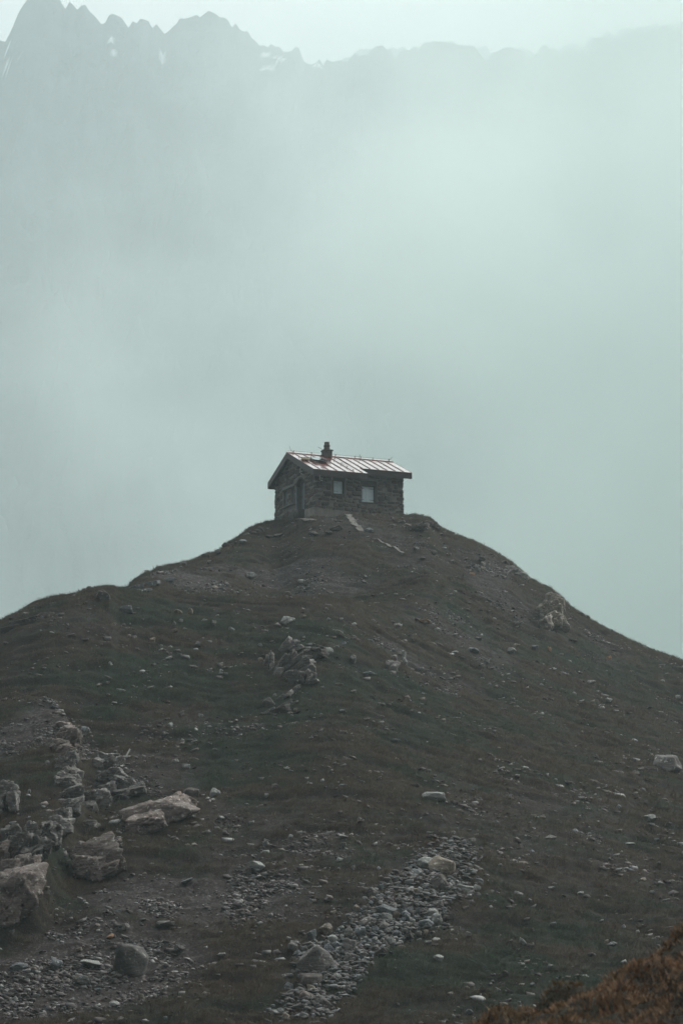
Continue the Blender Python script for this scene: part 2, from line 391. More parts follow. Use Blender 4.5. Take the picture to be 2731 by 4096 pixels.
def m_glass():
    m, nt, b = mat('blue panel glass'); nt.links.new(mixc(nt, noise(nt, 3), (.02,.03,.05), (.03,.04,.06)), b.inputs['Base Color'])
    b.inputs['Roughness'].default_value = .08; b.inputs['IOR'].default_value = 2.2; b.inputs['Coat Weight'].default_value = 1; b.inputs['Coat Roughness'].default_value = .03; return m
M = dict(
    ground=m_ground(),
    rock=m_rock('grey schist', (.155,.15,.14), (.225,.218,.20), (.088,.084,.08)),
    pink=m_rock('pinkish gneiss', (.185,.145,.125), (.205,.19,.175), (.095,.086,.082)),
    pale=m_rock('pale lichen stone', (.34,.355,.335), (.44,.46,.435), (.22,.225,.215)),
    warm=m_rock('warm weathered stone', (.27,.235,.185), (.33,.295,.24), (.15,.133,.11)),
    crag=m_rock('pale weathered crag', (.25,.225,.185), (.32,.29,.245), (.16,.145,.125)),
    dark=m_rock('dark brown stone', (.085,.072,.064), (.115,.105,.094), (.055,.05,.047)),
    blue=m_rock('blue grey stone', (.18,.20,.21), (.26,.28,.285), (.12,.13,.14)),
    orange=m_rock('rusty orange stone', (.42,.22,.10), (.40,.25,.15), (.22,.13,.08)),
    masonry=m_masonry(),
    mortar=m_plain('lime mortar', (.165,.155,.142), .95, var=.3, scale=4, bumpd=.02),
    render=m_plain('grey cement render', (.046,.043,.041), .9, var=.2, scale=3, bumpd=.01),  # cement render, darkened to carry the shade of the recessed window jambs
    concrete=m_plain('pale concrete', (.125,.12,.108), .9, var=.35, scale=2.2, bumpd=.015),
    plinth=m_plain('stained plinth concrete', (.19,.175,.155), .9, var=.35, scale=2.2, bumpd=.015),
    roof=m_roof(),
    fascia=m_plain('dark red fascia board', (.034,.020,.020), .6, var=.35, scale=3),
    soffit=m_plain('dark soffit wood', (.024,.020,.018), .85, var=.3, scale=4),
    shutter=m_plain('pale blue shutter paint', (.60,.74,.78), .6, var=.12, scale=9),
    iron=m_plain('black iron', (.02,.02,.022), .6, metal=.2, var=.2),
    door=m_plain('weathered blue grey door', (.060,.068,.080), .7, var=.25, scale=4),
    jamb=m_plain('pale blue door frame', (.17,.20,.22), .7, var=.2, scale=5),
    timber=m_plain('silvered timber', (.15,.15,.15), .85, var=.3, scale=7),
    cream=m_plain('cream painted box', (.62,.56,.42), .5, var=.06),
    white=m_plain('white enamel', (.72,.74,.70), .4, var=.05),
    glass=m_glass(),
    alu=m_plain('aluminium', (.35,.36,.37), .35, metal=.9, var=.1),
    chim=m_plain('sooty chimney stone', (.062,.054,.050), .95, var=.45, scale=7, bumpd=.03),
    grass=m_grass('turf blades', (.082,.061,.039), (.011,.009,.008), (.032,.052,.029), (.007,.012,.009)),
    bankg=m_grass('rust coloured bank grass', (.225,.138,.080), (.088,.054,.034), (.105,.080,.038), (.034,.028,.015)),
    peak=m_mountain('far rock', (.014,.023,.032), (.085,.110,.125), 1),  # blue of the haze put into the rock colour as well
)

# ------------------------------------------------------------------ ground sheet
def axis(parts):
    out = []
    for a, b, s in parts: out.append(np.arange(a, b, s))
    return np.concatenate(out+[[parts[-1][1]]])
gx = axis([(-2500,-400,300),(-400,-80,40),(-80,-26,3),(-26,-22.5,.5),(-22.5,22.5,.115),(22.5,26,.5),(26,80,3),(80,400,40),(400,2500,300)])
gy = axis([(-45,11,4),(11,28,.10),(28,74,2),(74,78,.4),(78,158,.125),(158,168,.5),(168,240,4),(240,700,30),(700,3400,300)])
GX, GY = np.meshgrid(gx, gy)
s_, g_ = masks(GX.ravel(), GY.ravel())
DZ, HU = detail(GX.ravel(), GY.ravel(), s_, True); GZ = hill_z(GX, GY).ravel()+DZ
nx, ny = len(gx), len(gy)
ii = (np.arange(ny-1)[:, None]*nx+np.arange(nx-1)).ravel()
GF = np.stack([ii, ii+1, ii+nx+1, ii+nx], 1)
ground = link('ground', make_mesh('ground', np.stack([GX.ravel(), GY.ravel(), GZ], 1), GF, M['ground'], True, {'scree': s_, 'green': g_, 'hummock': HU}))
tag(ground, 'dark grassy hillside rising to the stone hut', kind='structure')

# ------------------------------------------------------------------ mountains
def mountain(name, outline, yr, xlim, dx, front, seed, label, snow=None, base=-118, jag=6., right_fade=None):
    xs_ = []; zs_ = []
    for px, py in outline:
        x, y, z = ptw(px*K, py*K, yr); xs_.append(float(x)); zs_.append(float(z))
    x = np.arange(xlim[0], xlim[1], dx)
    t = np.concatenate([-np.linspace(1, 0, 300)**1.4*900, (np.linspace(0, 1, 26)**1.4*500)[1:]])   # along the view, 0 = ridge line
    X, T = np.meshgrid(x, t)
    ridge = np.interp(x, xs_, zs_)
    # blend towards a smooth ridge further down the face
    ker = np.ones(61)/61; sm = np.convolve(np.pad(ridge, 30, 'edge'), ker, 'valid')
    f = sstep(0, 160, -T)
    Rg = ridge[None, :]*(1-f)+sm[None, :]*f
    rid = 1-np.abs(fbm2(X*.011+T*.004, T*.010, seed, 5, .6))*2        # gullies running down the face
    drop = np.where(T < 0, -T*front, T*1.1)
    amp = np.clip(np.abs(T)/60, 0, 1)
    Z = Rg-drop-(1-rid)*75*amp+fbm2(X*.045, T*.045, seed+3, 5, .6)*26*amp+fbm2(X*.2, T*.2, seed+8, 3, .6)*jag*np.clip(np.abs(T)/8, .0, 1)
    sp = 1-2*np.abs(fbm2(X*.045, X*0+2.2, seed+4, 5, .7)); Z += (sp-.55)*jag*2.6*np.clip(1-np.abs(T)/45, 0, 1)
    Z = np.maximum(Z, base)
    Y = yr+T+fbm2(X*.02, T*.02, seed+6, 3)*18*amp
    sn = np.zeros(X.size)
    if snow:
        for px, py, rx, ry, ang in snow:
            cx, cy, cz = ptw(px*K, py*K, yr); u = (X-float(cx)); v = Z-float(cz)
            rx_, ry_ = rx/FPX*K*yr, ry/FPX*K*yr
            c, s = math.cos(R(ang)), math.sin(R(ang)); uu = u*c+v*s; vv = -u*s+v*c
            wob = fbm2(X*.10, Z*.06, seed+31, 4, .65)
            d = np.sqrt((uu/rx_)**2+(vv/ry_)**2)+wob*1.1
            sn = np.maximum(sn, ((1-sstep(.8, 1., d))*(T < 2)*(T > -220)).ravel())
    nx, ny = len(x), len(t); ii = (np.arange(ny-1)[:, None]*nx+np.arange(nx-1)).ravel()
    F = np.stack([ii, ii+1, ii+nx+1, ii+nx], 1)
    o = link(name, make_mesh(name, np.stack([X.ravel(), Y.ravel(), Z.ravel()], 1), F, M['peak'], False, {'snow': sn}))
    tag(o, label, kind='structure'); return o
LEFT = [(-700,260),(-420,120),(-200,140),(-60,90),(0,75),(20,73),(22,62),(35,50),(47,35),(52,27),(66,14),(80,0),(100,-18),(122,-14),(133,-4),(137,8),(136,20),(150,15),(165,10),(190,18),(205,22),(230,27),(232,42),(240,47),(258,48),(280,52),(287,55),(300,48),(312,40),(337,43),(345,65),(350,73),(368,73),(369,88),(380,82),(400,65),(430,52),(452,50),(470,40),(500,47),(518,55),(520,62),(550,70),(575,87),(585,100),(587,112),(600,120),(625,118),(648,124),(650,132),(660,127),(692,123),(697,142),(720,144),(745,152),(784,146),(830,125),(850,115),(875,121),(910,123),(942,122),(970,113),(1010,110),(1050,116),(1080,119),(1130,122),(1160,125),(1245,122),(1300,119),(1340,112),(1395,92),(1440,84),(1500,72),(1568,66),(1700,60),(1900,200)]
RIGHT = [(300,330),(560,240),(700,172),(750,152),(784,141),(800,132),(830,119),(850,109),(862,108),(875,116),(910,118),(942,117),(970,107),(1010,104),(1045,105),(1050,110),(1080,113),(1130,116),(1160,119),(1200,115),(1245,115),(1255,108),(1300,112),(1340,104),(1395,80),(1400,82),(1440,73),(1500,60),(1513,57),(1520,66),(1550,62),(1568,55),(1750,20),(2100,-60),(2600,100)]
SNOW = [(377,150,3,14,0),(370,108,2,16,10),(258,100,2,22,12),(268,140,2,8,0),(40,158,22,5,30),(22,115,4,10,0),(622,165,20,6,20),(640,140,22,6,-10),(612,130,10,6,0),(30,140,6,6,0),(728,150,16,4,0)]
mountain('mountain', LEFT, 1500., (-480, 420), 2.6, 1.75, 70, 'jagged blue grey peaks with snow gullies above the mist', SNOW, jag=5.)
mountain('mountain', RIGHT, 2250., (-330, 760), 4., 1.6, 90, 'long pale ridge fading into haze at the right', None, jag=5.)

# ------------------------------------------------------------------ stones
import bmesh
def ico(sub):
    bm = bmesh.new(); bmesh.ops.create_icosphere(bm, subdivisions=sub, radius=1.)
    V = np.array([v.co[:] for v in bm.verts]); F = np.array([[v.index for v in f.verts] for f in bm.faces]); bm.free(); return V, F
ICO = {k: ico(k) for k in (1, 2, 3, 4, 5)}
def rock_shape(seed, sub=3, nplanes=14, rough=.05, sharp=1.):
    """unit boulder: a ball cut by random planes, then roughened"""
    rg = np.random.default_rng(seed); D, F = ICO[sub]
    n = rg.normal(size=(nplanes, 3)); n /= np.linalg.norm(n, axis=1)[:, None]
    h = rg.uniform(.62, .95, nplanes)
    dn = D@n.T; r = np.where(dn > .05, h/np.maximum(dn, .05), 9.).min(1); r = np.minimum(r, 1.12)
    V = D*r[:, None]
    q = V*2.3+seed*1.7
    V = V*(1+rough*fbm3(q[:, 0], q[:, 1], q[:, 2], seed, 3)[:, None])
    if sub >= 4:
        q = V*7+seed; V = V*(1+rough*.5*fbm3(q[:, 0], q[:, 1], q[:, 2], seed+9, 3)[:, None])
    return V, F
def cells3(x, y, z, seed):
    """nearest jittered cell: a random value per cell and the distance to its border"""
    ix, iy, iz = np.floor(x), np.floor(y), np.floor(z); d1 = np.full(x.shape, 9.); d2 = d1.copy(); val = np.zeros(x.shape)
    for a in (-1, 0, 1):
        for b in (-1, 0, 1):
            for c in (-1, 0, 1):
                cx, cy, cz = ix+a, iy+b, iz+c
                px = cx+.5+.45*_h(cx, cy, cz, seed); py = cy+.5+.45*_h(cx, cy, cz, seed+1); pz = cz+.5+.45*_h(cx, cy, cz, seed+2)
                d = np.sqrt((px-x)**2+(py-y)**2+(pz-z)**2); n = d < d1
                d2 = np.where(n, d1, np.minimum(d2, d)); val = np.where(n, _h(cx, cy, cz, seed+3), val); d1 = np.where(n, d, d1)
    return val, d2-d1
def joint_block(seed, sub=4, dims=(1, 1, 1), ncut=7, cut=(.68, .98), jit=.22):
    """bedrock block: three joint sets and a few broken corners"""
    rg = np.random.default_rng(seed); D, F = ICO[sub]
    n = []; h = []
    for ax in range(3):
        for sg in (-1, 1):
            v = rg.normal(0, jit, 3); v[ax] += sg; n.append(v/np.linalg.norm(v)); h.append(rg.uniform(.62, .82))
    for i in range(ncut):
        v = rg.normal(size=3); n.append(v/np.linalg.norm(v)); h.append(rg.uniform(*cut))
    n = np.array(n); h = np.array(h); dn = D@n.T
    r = np.where(dn > .05, h/np.maximum(dn, .05), 9.).min(1); V = D*r[:, None]
    V = V/np.abs(V).max(0)*np.array(dims)
    return V, F
def fracture(V, C, seed, size, amp):
    """break the surface along bedding and cracks; bedding dips to the lower left"""
    c, s = math.cos(R(38)), math.sin(R(38)); u = V[:, 0]*c+V[:, 2]*s; w = -V[:, 0]*s+V[:, 2]*c; v = V[:, 1]
    wob = fbm3(V[:, 0]/size, V[:, 1]/size, V[:, 2]/size, seed+2, 3)*.35
    val, e = cells3(u/size*.55+wob, v/size*.8+wob, w/size*1.9+wob, seed)
    val2, e2 = cells3(u/size*1.5+wob, v/size*2.+wob, w/size*5.+wob, seed+7)
    k = val*amp+val2*amp*.45-amp*.9*(1-sstep(.02, .10, e))-amp*.3*(1-sstep(.02, .12, e2))+amp*.5*fbm3(V[:, 0]*6, V[:, 1]*6, V[:, 2]*6, seed+5, 3)
    d = V-C; d = d/(np.linalg.norm(d, axis=1)[:, None]+1e-6)
    return V+d*k[:, None]
def rot_view(V, deg):
    c, s = math.cos(R(deg)), math.sin(R(deg)); x, z = V[:, 0]*c-V[:, 2]*s, V[:, 0]*s+V[:, 2]*c
    return np.stack([x, V[:, 1], z], 1)
PXM = lambda y: K*y/FPX          # metres per sketch unit at distance y
def seat(px, py, h, depth=.0):
    """a point on the sight line through the stone's middle, at the distance of the ground under its foot"""
    g = hit([px], [py+.42*h])[0]; x, y, z = ptw(px*K, py*K, g[1]); return np.array([float(x), float(y), float(z)])

def outcrop(name, blocks, material, label, cat='rock outcrop', sub=4, seed=0, group=None):
    """bedrock pushing out of the slope: joined blocks, one mesh"""
    VV = []; FF = []; n = 0
    c0 = seat(blocks[0][0], blocks[0][1], blocks[0][3])
    for i, bl in enumerate(blocks):
        px, py, w, h = bl[:4]; rot = bl[4] if len(bl) > 4 else 0; dep = bl[5] if len(bl) > 5 else .75
        c = seat(px, py, h); s = PXM(c[1]); a = w*s/2*1.16; bh = h*s/2*1.30
        V, F = joint_block(seed*31+i*7+3, 5 if max(w, h) > 44 else 4, (a, max(a, bh)*dep, bh))
        V = rot_view(V, rot); V = V+(c-c0)+np.array([0, max(a, bh)*dep*.38, -.16*bh])
        V = fracture(V, c-c0, seed*5, .46, .085*min(1., min(a, bh)/.35)*min(1., (a+bh)/1.2))+c0
        VV.append(V); FF.append(F+n); n += len(V)
    V = np.concatenate(VV)-c0
    o = link(name, make_mesh(name, V, np.concatenate(FF), material, False)); o.location = c0
    tag(o, label, cat, group, 'thing'); return o

OUT = [
 ([(656,1478,18,40,-25),(669,1480,14,34,-50),(680,1488,40,12,20),(622,1513,24,54,-8),(612,1520,14,40,-15),(642,1518,12,62,-34),(652,1516,12,66,-38),(662,1514,12,62,-42),(672,1518,14,58,-44),(684,1524,13,50,-48),(696,1510,40,14,14),(702,1526,44,16,20),(703,1540,42,18,20),(672,1553,44,30,6),(688,1556,30,30,-10),(712,1556,26,30,-12),(714,1567,36,8,15),(640,1544,22,26,-20),(725,1508,30,10,10)], 'rock', 'tilted grey rock outcrop of stacked slabs in the middle of the grass slope'),
 ([(722,1499,60,28,8),(738,1490,34,18,0)], 'dark', 'brown rock knob just right of the tilted grey slab outcrop'),
 ([(679,1582,26,12,38),(660,1597,34,12,38),(640,1606,40,12,34),(618,1615,24,20,30),(646,1630,48,18,28),(672,1638,40,9,18),(650,1620,44,10,30),(622,1634,30,12,30)], 'rock', 'low broken line of slabs trailing downhill below the tilted outcrop'),
 ([(10,1826,56,66,0),(-10,1850,40,50,0),(30,1842,24,40,10)], 'rock', 'pale rock face at the left edge, topmost of the outcrops there'),
 ([(145,1664,42,26,0),(150,1697,62,46,10),(136,1712,44,30,0),(163,1690,30,40,-10),(150,1680,40,30,0),(152,1722,50,30,0)], 'pink', 'warm brown outcrop crest at the top of the rocky band on the left'),
 ([(152,1751,54,44,5),(165,1795,40,34,0),(146,1785,50,24,0),(152,1823,72,40,6),(156,1850,66,44,-4),(134,1894,54,38,0),(144,1872,50,36,0),(168,1835,24,50,0),(158,1775,54,36,0),(150,1800,56,34,0),(120,1905,44,30,0)], 'rock', 'column of cracked grey blocks running down the rocky band on the left'),
 ([(248,1738,56,26,8),(230,1755,38,34,-20),(262,1757,54,30,8),(259,1782,70,34,10),(285,1742,30,16,5)], 'rock', 'brownish outcrop beside the small white stake'),
 ([(222,1837,74,54,28),(242,1815,44,30,10),(205,1852,40,28,0)], 'rock', 'streaked grey block between the cracked column and the layered ledges'),
 ([(279,1799,56,34,8),(302,1802,34,26,0),(292,1821,80,26,14),(275,1834,54,16,18),(312,1812,44,28,10)], 'rock', 'layered grey ledges above the long pinkish slab'),
 ([(356,1868,176,70,22,.5),(335,1890,120,58,24,.5),(398,1850,100,62,20,.5),(428,1846,46,40,10)], 'pink', 'long pinkish grey slab lying across the slope on the left'),
 ([(222,1965,110,84,25,.6),(205,1990,76,66,10,.6),(250,1945,60,42,30,.6),(236,1998,92,24,24,.6)], 'pink', 'broad pink stained slab below the long slab on the left'),
 ([(205,1897,42,32,0)], 'rock', 'small rounded grey block just above the pink stained slab'),
 ([(64,1918,58,66,-22,.5),(95,1948,56,58,-20,.6),(122,1915,44,60,-8),(108,1910,48,56,0),(28,1926,54,60,-10),(45,1945,70,56,0),(140,1898,40,36,0),(75,1955,70,40,0)], 'rock', 'leaning dark plates of rock with pale edges at the lower left'),
 ([(33,2045,104,140,-12,.6),(72,1999,60,60,0),(24,2002,60,60,0),(50,1976,44,32,0),(78,2037,36,66,-10),(10,2090,80,80,0),(0,1965,44,60,0)], 'pink', 'big cracked grey rock face in the lower left corner'),
 ([(1268,1378,34,30,0),(1249,1398,36,34,-10),(1268,1408,56,48,10),(1286,1402,28,66,10),(1286,1431,40,34,0),(1256,1430,34,36,0),(1272,1425,44,40,0)], 'crag', 'pale weathered crag on the right skyline of the hill'),
 ([(896,1532,30,34,-15),(897,1548,24,12,20),(902,1512,20,14,20)], 'rock', 'small grey outcrop right of the tilted slabs, nearest the gravel patch'),
 ([(927,1504,10,24,5),(930,1521,14,20,-15)], 'pale', 'thin upright pale rock fin right of the small grey outcrop'),
 ([(310,1350,52,16,8),(345,1342,52,13,14),(380,1334,42,10,10),(330,1356,40,10,0)], 'blue', 'low pale ledge where the left shoulder meets the summit knoll'),
 ([(58,1428,66,20,14),(100,1414,44,16,12),(28,1444,44,18,18)], 'dark', 'dark low slab ledges on the skyline at the left edge'),
 ([(1190,1313,56,17,-34),(1204,1324,30,13,-34)], 'rock', 'sloping slab set flush in the right skyline above the crag'),
 ([(985,1203,40,15,-8),(998,1210,28,13,0),(970,1207,40,14,0),(955,1212,50,13,0)], 'dark', 'overhanging dark slab on the skyline just right of the hut'),
]
for i, (bl, mt, lab) in enumerate(OUT):
    outcrop('rock_outcrop', bl, M[mt], lab, seed=i+1, sub=5 if max(b[2] for b in bl) > 70 else 4)

# loose stones: prototypes shared by copies
def proto_set(n, sub, dims, seed, rough=.08):
    out = []
    for i in range(n):
        V, F = joint_block(seed+i*3, sub, ncut=11, cut=(.55, .9), jit=.38); rg = np.random.default_rng(seed+i)
        V = V*(1+.07*fbm3(V[:, 0]*2.6+i, V[:, 1]*2.6, V[:, 2]*2.6, seed+i, 3)[:, None])
        q, _e = cells3(V[:, 0]*1.1+i, V[:, 1]*1.1, V[:, 2]*2.4, seed+i); V = V*(1+.05*q[:, None])
        V = rot_view(V, rg.uniform(-25, 25))
        ext = np.abs(V).max(0); V = V/ext*np.array([.5, .5, .5])        # unit box, scaled per stone
        out.append((V, F))
    return out
PROT = proto_set(18, 4, (1, 1, 1), 500)
PMESH = {}
def stone_mesh(i, mt):
    if (i, mt) not in PMESH: PMESH[(i, mt)] = make_mesh('stone', PROT[i][0], PROT[i][1], M[mt], False)
    return PMESH[(i, mt)]
def place_stone(name, c, w, h, mt, rot=0., yaw=None, dep=.8):
    o = link(name, stone_mesh(random.randrange(len(PROT)), mt))
    o.location = c; o.rotation_euler = (R(random.uniform(-12, 12)), -R(rot), yaw if yaw is not None else random.uniform(-.5, .5)+random.choice((0, math.pi)))
    o.scale = (w, max(w, h)*dep, h); return o
def stone_at(name, px, py, w, h, mt, rot=0.):
    c = seat(px, py, h); s = PXM(c[1]); return place_stone(name, Vector(c)+Vector((0, w*s*.12, -.16*h*s)), w*s*1.12, h*s*1.5, mt, rot), c

UNIQUE = [  # name, px,py,w,h,tone,rot,label,category
 ('boulder',232,1369,42,32,'dark',-20,'dark round boulder on the grassy skyline of the left shoulder','boulder'),
 ('boulder',303,2203,72,68,'rock',8,'large blocky grey boulder standing in the gravel at the lower left','boulder'),
 ('boulder',1531,1750,64,60,'rock',12,'large grey boulder with smaller rocks at its foot near the right edge','boulder'),
 ('boulder',729,2208,86,52,'rock',-6,'big flat faced boulder at the left side of the scree strip','boulder'),
 ('boulder',714,2252,58,38,'dark',15,'brown layered boulder directly under the big flat faced boulder','boulder'),
 ('boulder',706,2292,52,34,'pink',-10,'pinkish boulder, upper of the pair low in the scree strip','boulder'),
 ('boulder',735,2306,56,34,'rock',10,'grey boulder, lower of the pair low in the scree strip','boulder'),
 ('boulder',1017,1988,60,44,'warm',-15,'tan boulder at the top of the scree strip','boulder'),
 ('boulder',1008,2030,42,36,'dark',10,'dark square boulder below the tan one in the scree strip','boulder'),
 ('stone_slab',1070,2042,44,16,'pale',14,'pale slab on the right edge of the scree strip','slab'),
 ('stone_slab',887,2090,50,18,'blue',18,'smooth blue grey plate lying across the middle of the scree strip','slab'),
 ('stone_slab',993,1830,58,20,'pale',4,'wide pale slab alone on the grass right of centre','slab'),
 ('stone_slab',589,1986,40,15,'pale',14,'pale slab with a second thin slab under its edge, on dark gravel','slab'),
 ('stone_slab',585,1999,22,4,'blue',3,'thin slab under the edge of the pale slab on dark gravel','slab'),
 ('stone_slab',205,2209,44,13,'pale',-4,'flat pale stone just left of the large blocky grey boulder','slab'),
 ('stone_slab',192,2250,38,16,'pale',-6,'oval pale stone below and left of the large blocky grey boulder','slab'),
 ('boulder',127,2212,28,22,'blue',20,'rounded grey green boulder left of the flat pale stone','boulder'),
 ('stone_slab',42,2220,46,16,'blue',-15,'slanting grey slab in the gravel near the lower left edge','slab'),
 ('boulder',437,1820,44,22,'dark',-12,'purple brown block at the right end of the long pinkish slab','boulder'),
 ('boulder',494,1822,26,20,'pale',-20,'pale wedge shaped stone right of the purple brown block','stone'),
 ('boulder',659,1424,32,18,'pale',-10,'bright angular stone with a sharp left corner below the terrace crest','stone'),
 ('boulder',1200,2161,14,16,'white',35,'bright white angular stone on the dark grass at the lower right','stone'),
 ('stone_slab',977,1427,28,7,'orange',-4,'flat orange stone in the grass below and right of the hut','slab'),
 ('boulder',576,1320,20,11,'pale',0,'pale stone alone in the dark scree hollow left of the hut','stone'),
 ('stone_slab',846,1217,22,10,'blue',-8,'pale square slab beside the concrete strip below the hut','slab'),
 ('stone_slab',1191,1986,40,11,'warm',-5,'long tan stone on the grass right of the scree strip top','slab'),
 ('boulder',1395,1512,18,12,'orange',-15,'reddish stone below the right skyline','stone'),
 ('stone_slab',291,1400,30,16,'blue',10,'blue grey slab just below the round skyline boulder','slab'),
 ('boulder',1051,1237,13,9,'dark',0,'small dark rock standing out on the right skyline','stone'),
 ('boulder',597,1215,22,14,'dark',25,'dark pointed rock on the skyline just left of the hut','stone'),
 ('boulder',265,1861,10,7,'pale',0,'small white stone at the lower tip of the long pinkish slab','stone'),
 ('boulder',36,1592,12,9,'orange',-30,'small orange stone at the left edge of the grass','stone'),
 ('stone_slab',656,2242,40,14,'rock',0,'low grey slab left of the brown layered boulder','slab'),
]
M['white'] = M['white']
for nm, px, py, w, h, mt, rot, lab, cat in UNIQUE:
    m2 = mt
    if mt == 'white': m2 = 'pale'
    o, c = stone_at(nm, px, py, w, h, m2, rot); tag(o, lab, cat)

F_ST = """408,1405,22,11,w 438,1401,14,12,w 399,1432,13,11,g 415,1424,11,6,p 469,1424,14,8,p 402,1448,14,8,w 423,1444,10,6,p 350,1468,14,10,w 371,1483,9,5,p 455,1478,13,9,g 492,1430,11,12,g 532,1444,16,7,p
492,1348,18,9,w 536,1361,12,8,g 254,1526,15,11,p 287,1537,13,8,p 279,1587,26,9,p 330,1569,12,9,g 507,1540,11,7,p 570,1556,13,9,p 548,1555,16,6,p 417,1639,14,12,g 461,1644,14,8,p 229,1648,9,7,g 64,1600,8,5,p 28,1524,13,4,g 262,1613,12,5,p
690,1334,12,7,p 661,1362,18,10,w 698,1415,10,6,w 755,1421,9,6,p 784,1420,8,6,p 894,1393,22,4,p 912,1435,20,9,g 856,1429,14,12,b 1003,1446,14,6,p 755,1495,18,14,p 810,1513,14,16,g 598,1481,12,6,p 697,1464,9,7,p 1045,1497,16,5,p 1084,1492,24,9,b
805,1263,9,6,g 784,1252,12,4,p 997,1268,12,8,g 1039,1288,10,6,g 955,1259,14,8,g 971,1281,14,5,g 1106,1283,14,9,g 1110,1294,13,11,g 1097,1307,9,12,p 1108,1305,12,10,w 1084,1317,14,9,o
1089,1494,28,12,b 1174,1493,20,9,p 1227,1485,16,10,b 1261,1491,9,10,o 1308,1488,20,7,g 1184,1429,14,7,p 1158,1361,20,8,g 1184,1481,20,6,w 1450,1543,11,8,w 1354,1566,26,7,g 1399,1607,16,9,p 1318,1593,10,7,p 1046,1596,10,7,p 1516,1636,15,7,p 1520,1564,12,6,p
1455,1776,24,13,d 1418,1776,30,10,d 1470,1768,26,14,d 1500,1772,26,13,g 1163,1828,25,12,g 1150,1840,26,7,d 1387,1808,20,11,p 1318,1801,22,7,b 1337,1833,22,7,p 1421,1855,15,12,b 1495,1876,28,12,p 1493,1862,24,6,g 1331,1895,27,9,g 1318,1910,26,12,b
1421,1908,22,9,w 1263,1925,30,10,g 1136,1889,20,14,b 987,1912,18,7,p 1446,1937,25,5,p 1401,1952,14,6,p 1369,1910,16,9,p 1476,1815,18,9,b 1529,1789,17,7,p 1448,2000,34,9,b 1225,1874,16,6,w 1244,1876,18,5,g 1229,1891,9,6,p
1334,2051,17,6,p 1407,2168,22,8,p 1392,2162,13,8,w 1340,2244,22,8,p 1141,2276,16,14,g 1273,2030,14,5,p 1266,2039,16,5,p 1496,2049,15,6,p 1532,2066,18,4,p 1359,2192,20,7,g 1176,2287,14,7,w 1161,2332,24,10,p 1517,2028,16,5,p 1347,2058,16,7,g 1270,2122,15,5,p
269,2095,21,12,b 298,2096,28,10,d 321,2094,13,9,p 379,2122,45,14,g 287,2130,18,15,g 254,2150,20,7,o 409,2179,25,12,g 262,2305,28,8,p 283,2346,32,15,g 333,2346,22,9,p 185,2137,16,6,g 128,2151,17,6,p 82,2286,18,7,p 509,2192,18,5,p 428,2023,30,5,b 455,2326,10,7,p
191,1675,30,14,b 377,1685,20,11,g 391,1664,12,13,p 419,1701,12,8,p 427,1759,20,10,p 402,1748,24,9,p 447,1845,22,9,p 486,1837,16,6,p 68,1817,9,9,p 109,1751,11,9,p 443,1876,15,7,p 425,1902,20,10,b 429,1944,18,9,w 509,1878,20,9,p
778,1975,18,9,p 789,1921,20,5,p 825,1880,9,5,p 986,1913,22,7,p 809,1992,11,9,g 789,1939,12,8,g 1006,2200,20,12,p 984,2164,20,6,p 1075,2147,15,12,g 1024,2124,18,5,p 663,2155,12,7,p 847,2049,16,6,p 609,1936,11,11,p
668,1666,26,9,g 774,1678,22,5,p 660,1765,26,8,p 632,1806,20,11,g 711,1609,12,6,p 604,1678,12,13,p 611,1826,10,9,p 810,1589,17,8,g 777,1571,21,5,w 907,1699,25,5,b 909,1744,11,8,w 787,1803,20,7,b 793,1744,28,12,d 630,1597,11,8,g 569,1556,11,9,p 787,1632,15,5,p 843,1544,22,8,b 973,1593,13,4,p
720,1223,26,9,g 770,1212,24,8,g 640,1228,22,7,g 700,1236,16,6,b 620,1232,20,7,d 560,1243,22,9,b 500,1268,14,8,d 480,1290,12,6,g 900,1208,22,7,g 1010,1226,14,7,d
1096,1256,17,8,d 1120,1263,14,7,g 1132,1271,16,7,d 1160,1292,22,8,g 1145,1281,13,6,d 1245,1355,14,8,d 1276,1367,18,9,g 1292,1384,13,8,d 1332,1409,16,7,d 1020,1222,14,6,g 1075,1247,12,6,d 590,1217,15,7,d 566,1227,18,7,g 520,1251,20,8,d 503,1262,14,6,g 472,1274,20,7,d 420,1293,18,7,g 392,1304,14,6,d 122,1385,18,7,d 60,1409,16,7,g 30,1422,20,8,d 170,1368,14,6,g 1400,1449,16,7,d 1470,1482,14,6,g 1520,1505,14,6,d"""
TONE = dict(w=('warm', 'tan'), g=('rock', 'grey'), p=('pale', 'pale'), b=('blue', 'blue grey'), d=('dark', 'dark'), o=('orange', 'orange'))
def zone(px, py):
    if py < 1395: return 'high on the knoll left of the hut' if px < 620 else ('just below the hut' if px < 950 else 'on the steep slope right of the hut')
    if py < 1660: return 'on the left shoulder' if px < 600 else ('in the middle of the upper slope' if px < 1000 else 'on the upper right slope below the crag')
    if py < 1900: return 'on the grass beside the left rock band' if px < 560 else ('in the middle of the slope' if px < 1050 else 'on the right slope around the large grey boulder')
    return 'in the gravel at the lower left' if px < 560 else ('on the grass beside the scree strip' if px < 1110 else 'on the dark grass at the lower right')
zones_used = []
def field(px, py, w, h, tone, rot):
    mt, word = TONE[tone]
    o, c = stone_at('field_stone', px, py, w, h, mt, rot)
    shape = 'flat' if h < w*.45 else ('upright' if h > w*1.05 else 'chunky')
    size = 'larger' if w >= 24 else ('small' if w < 13 else 'middling')
    z = zone(px, py)
    tag(o, '%s %s %s stone %s' % (size, shape, word, z), 'stone', 'loose stones '+z); return c
taken = []
for tok in F_ST.split():
    a = tok.split(','); px, py, w, h = map(float, a[:4])
    field(px, py, w, h, a[4], random.uniform(-14, 18)); taken.append((px, py))
rg = random.Random(5); k = 0
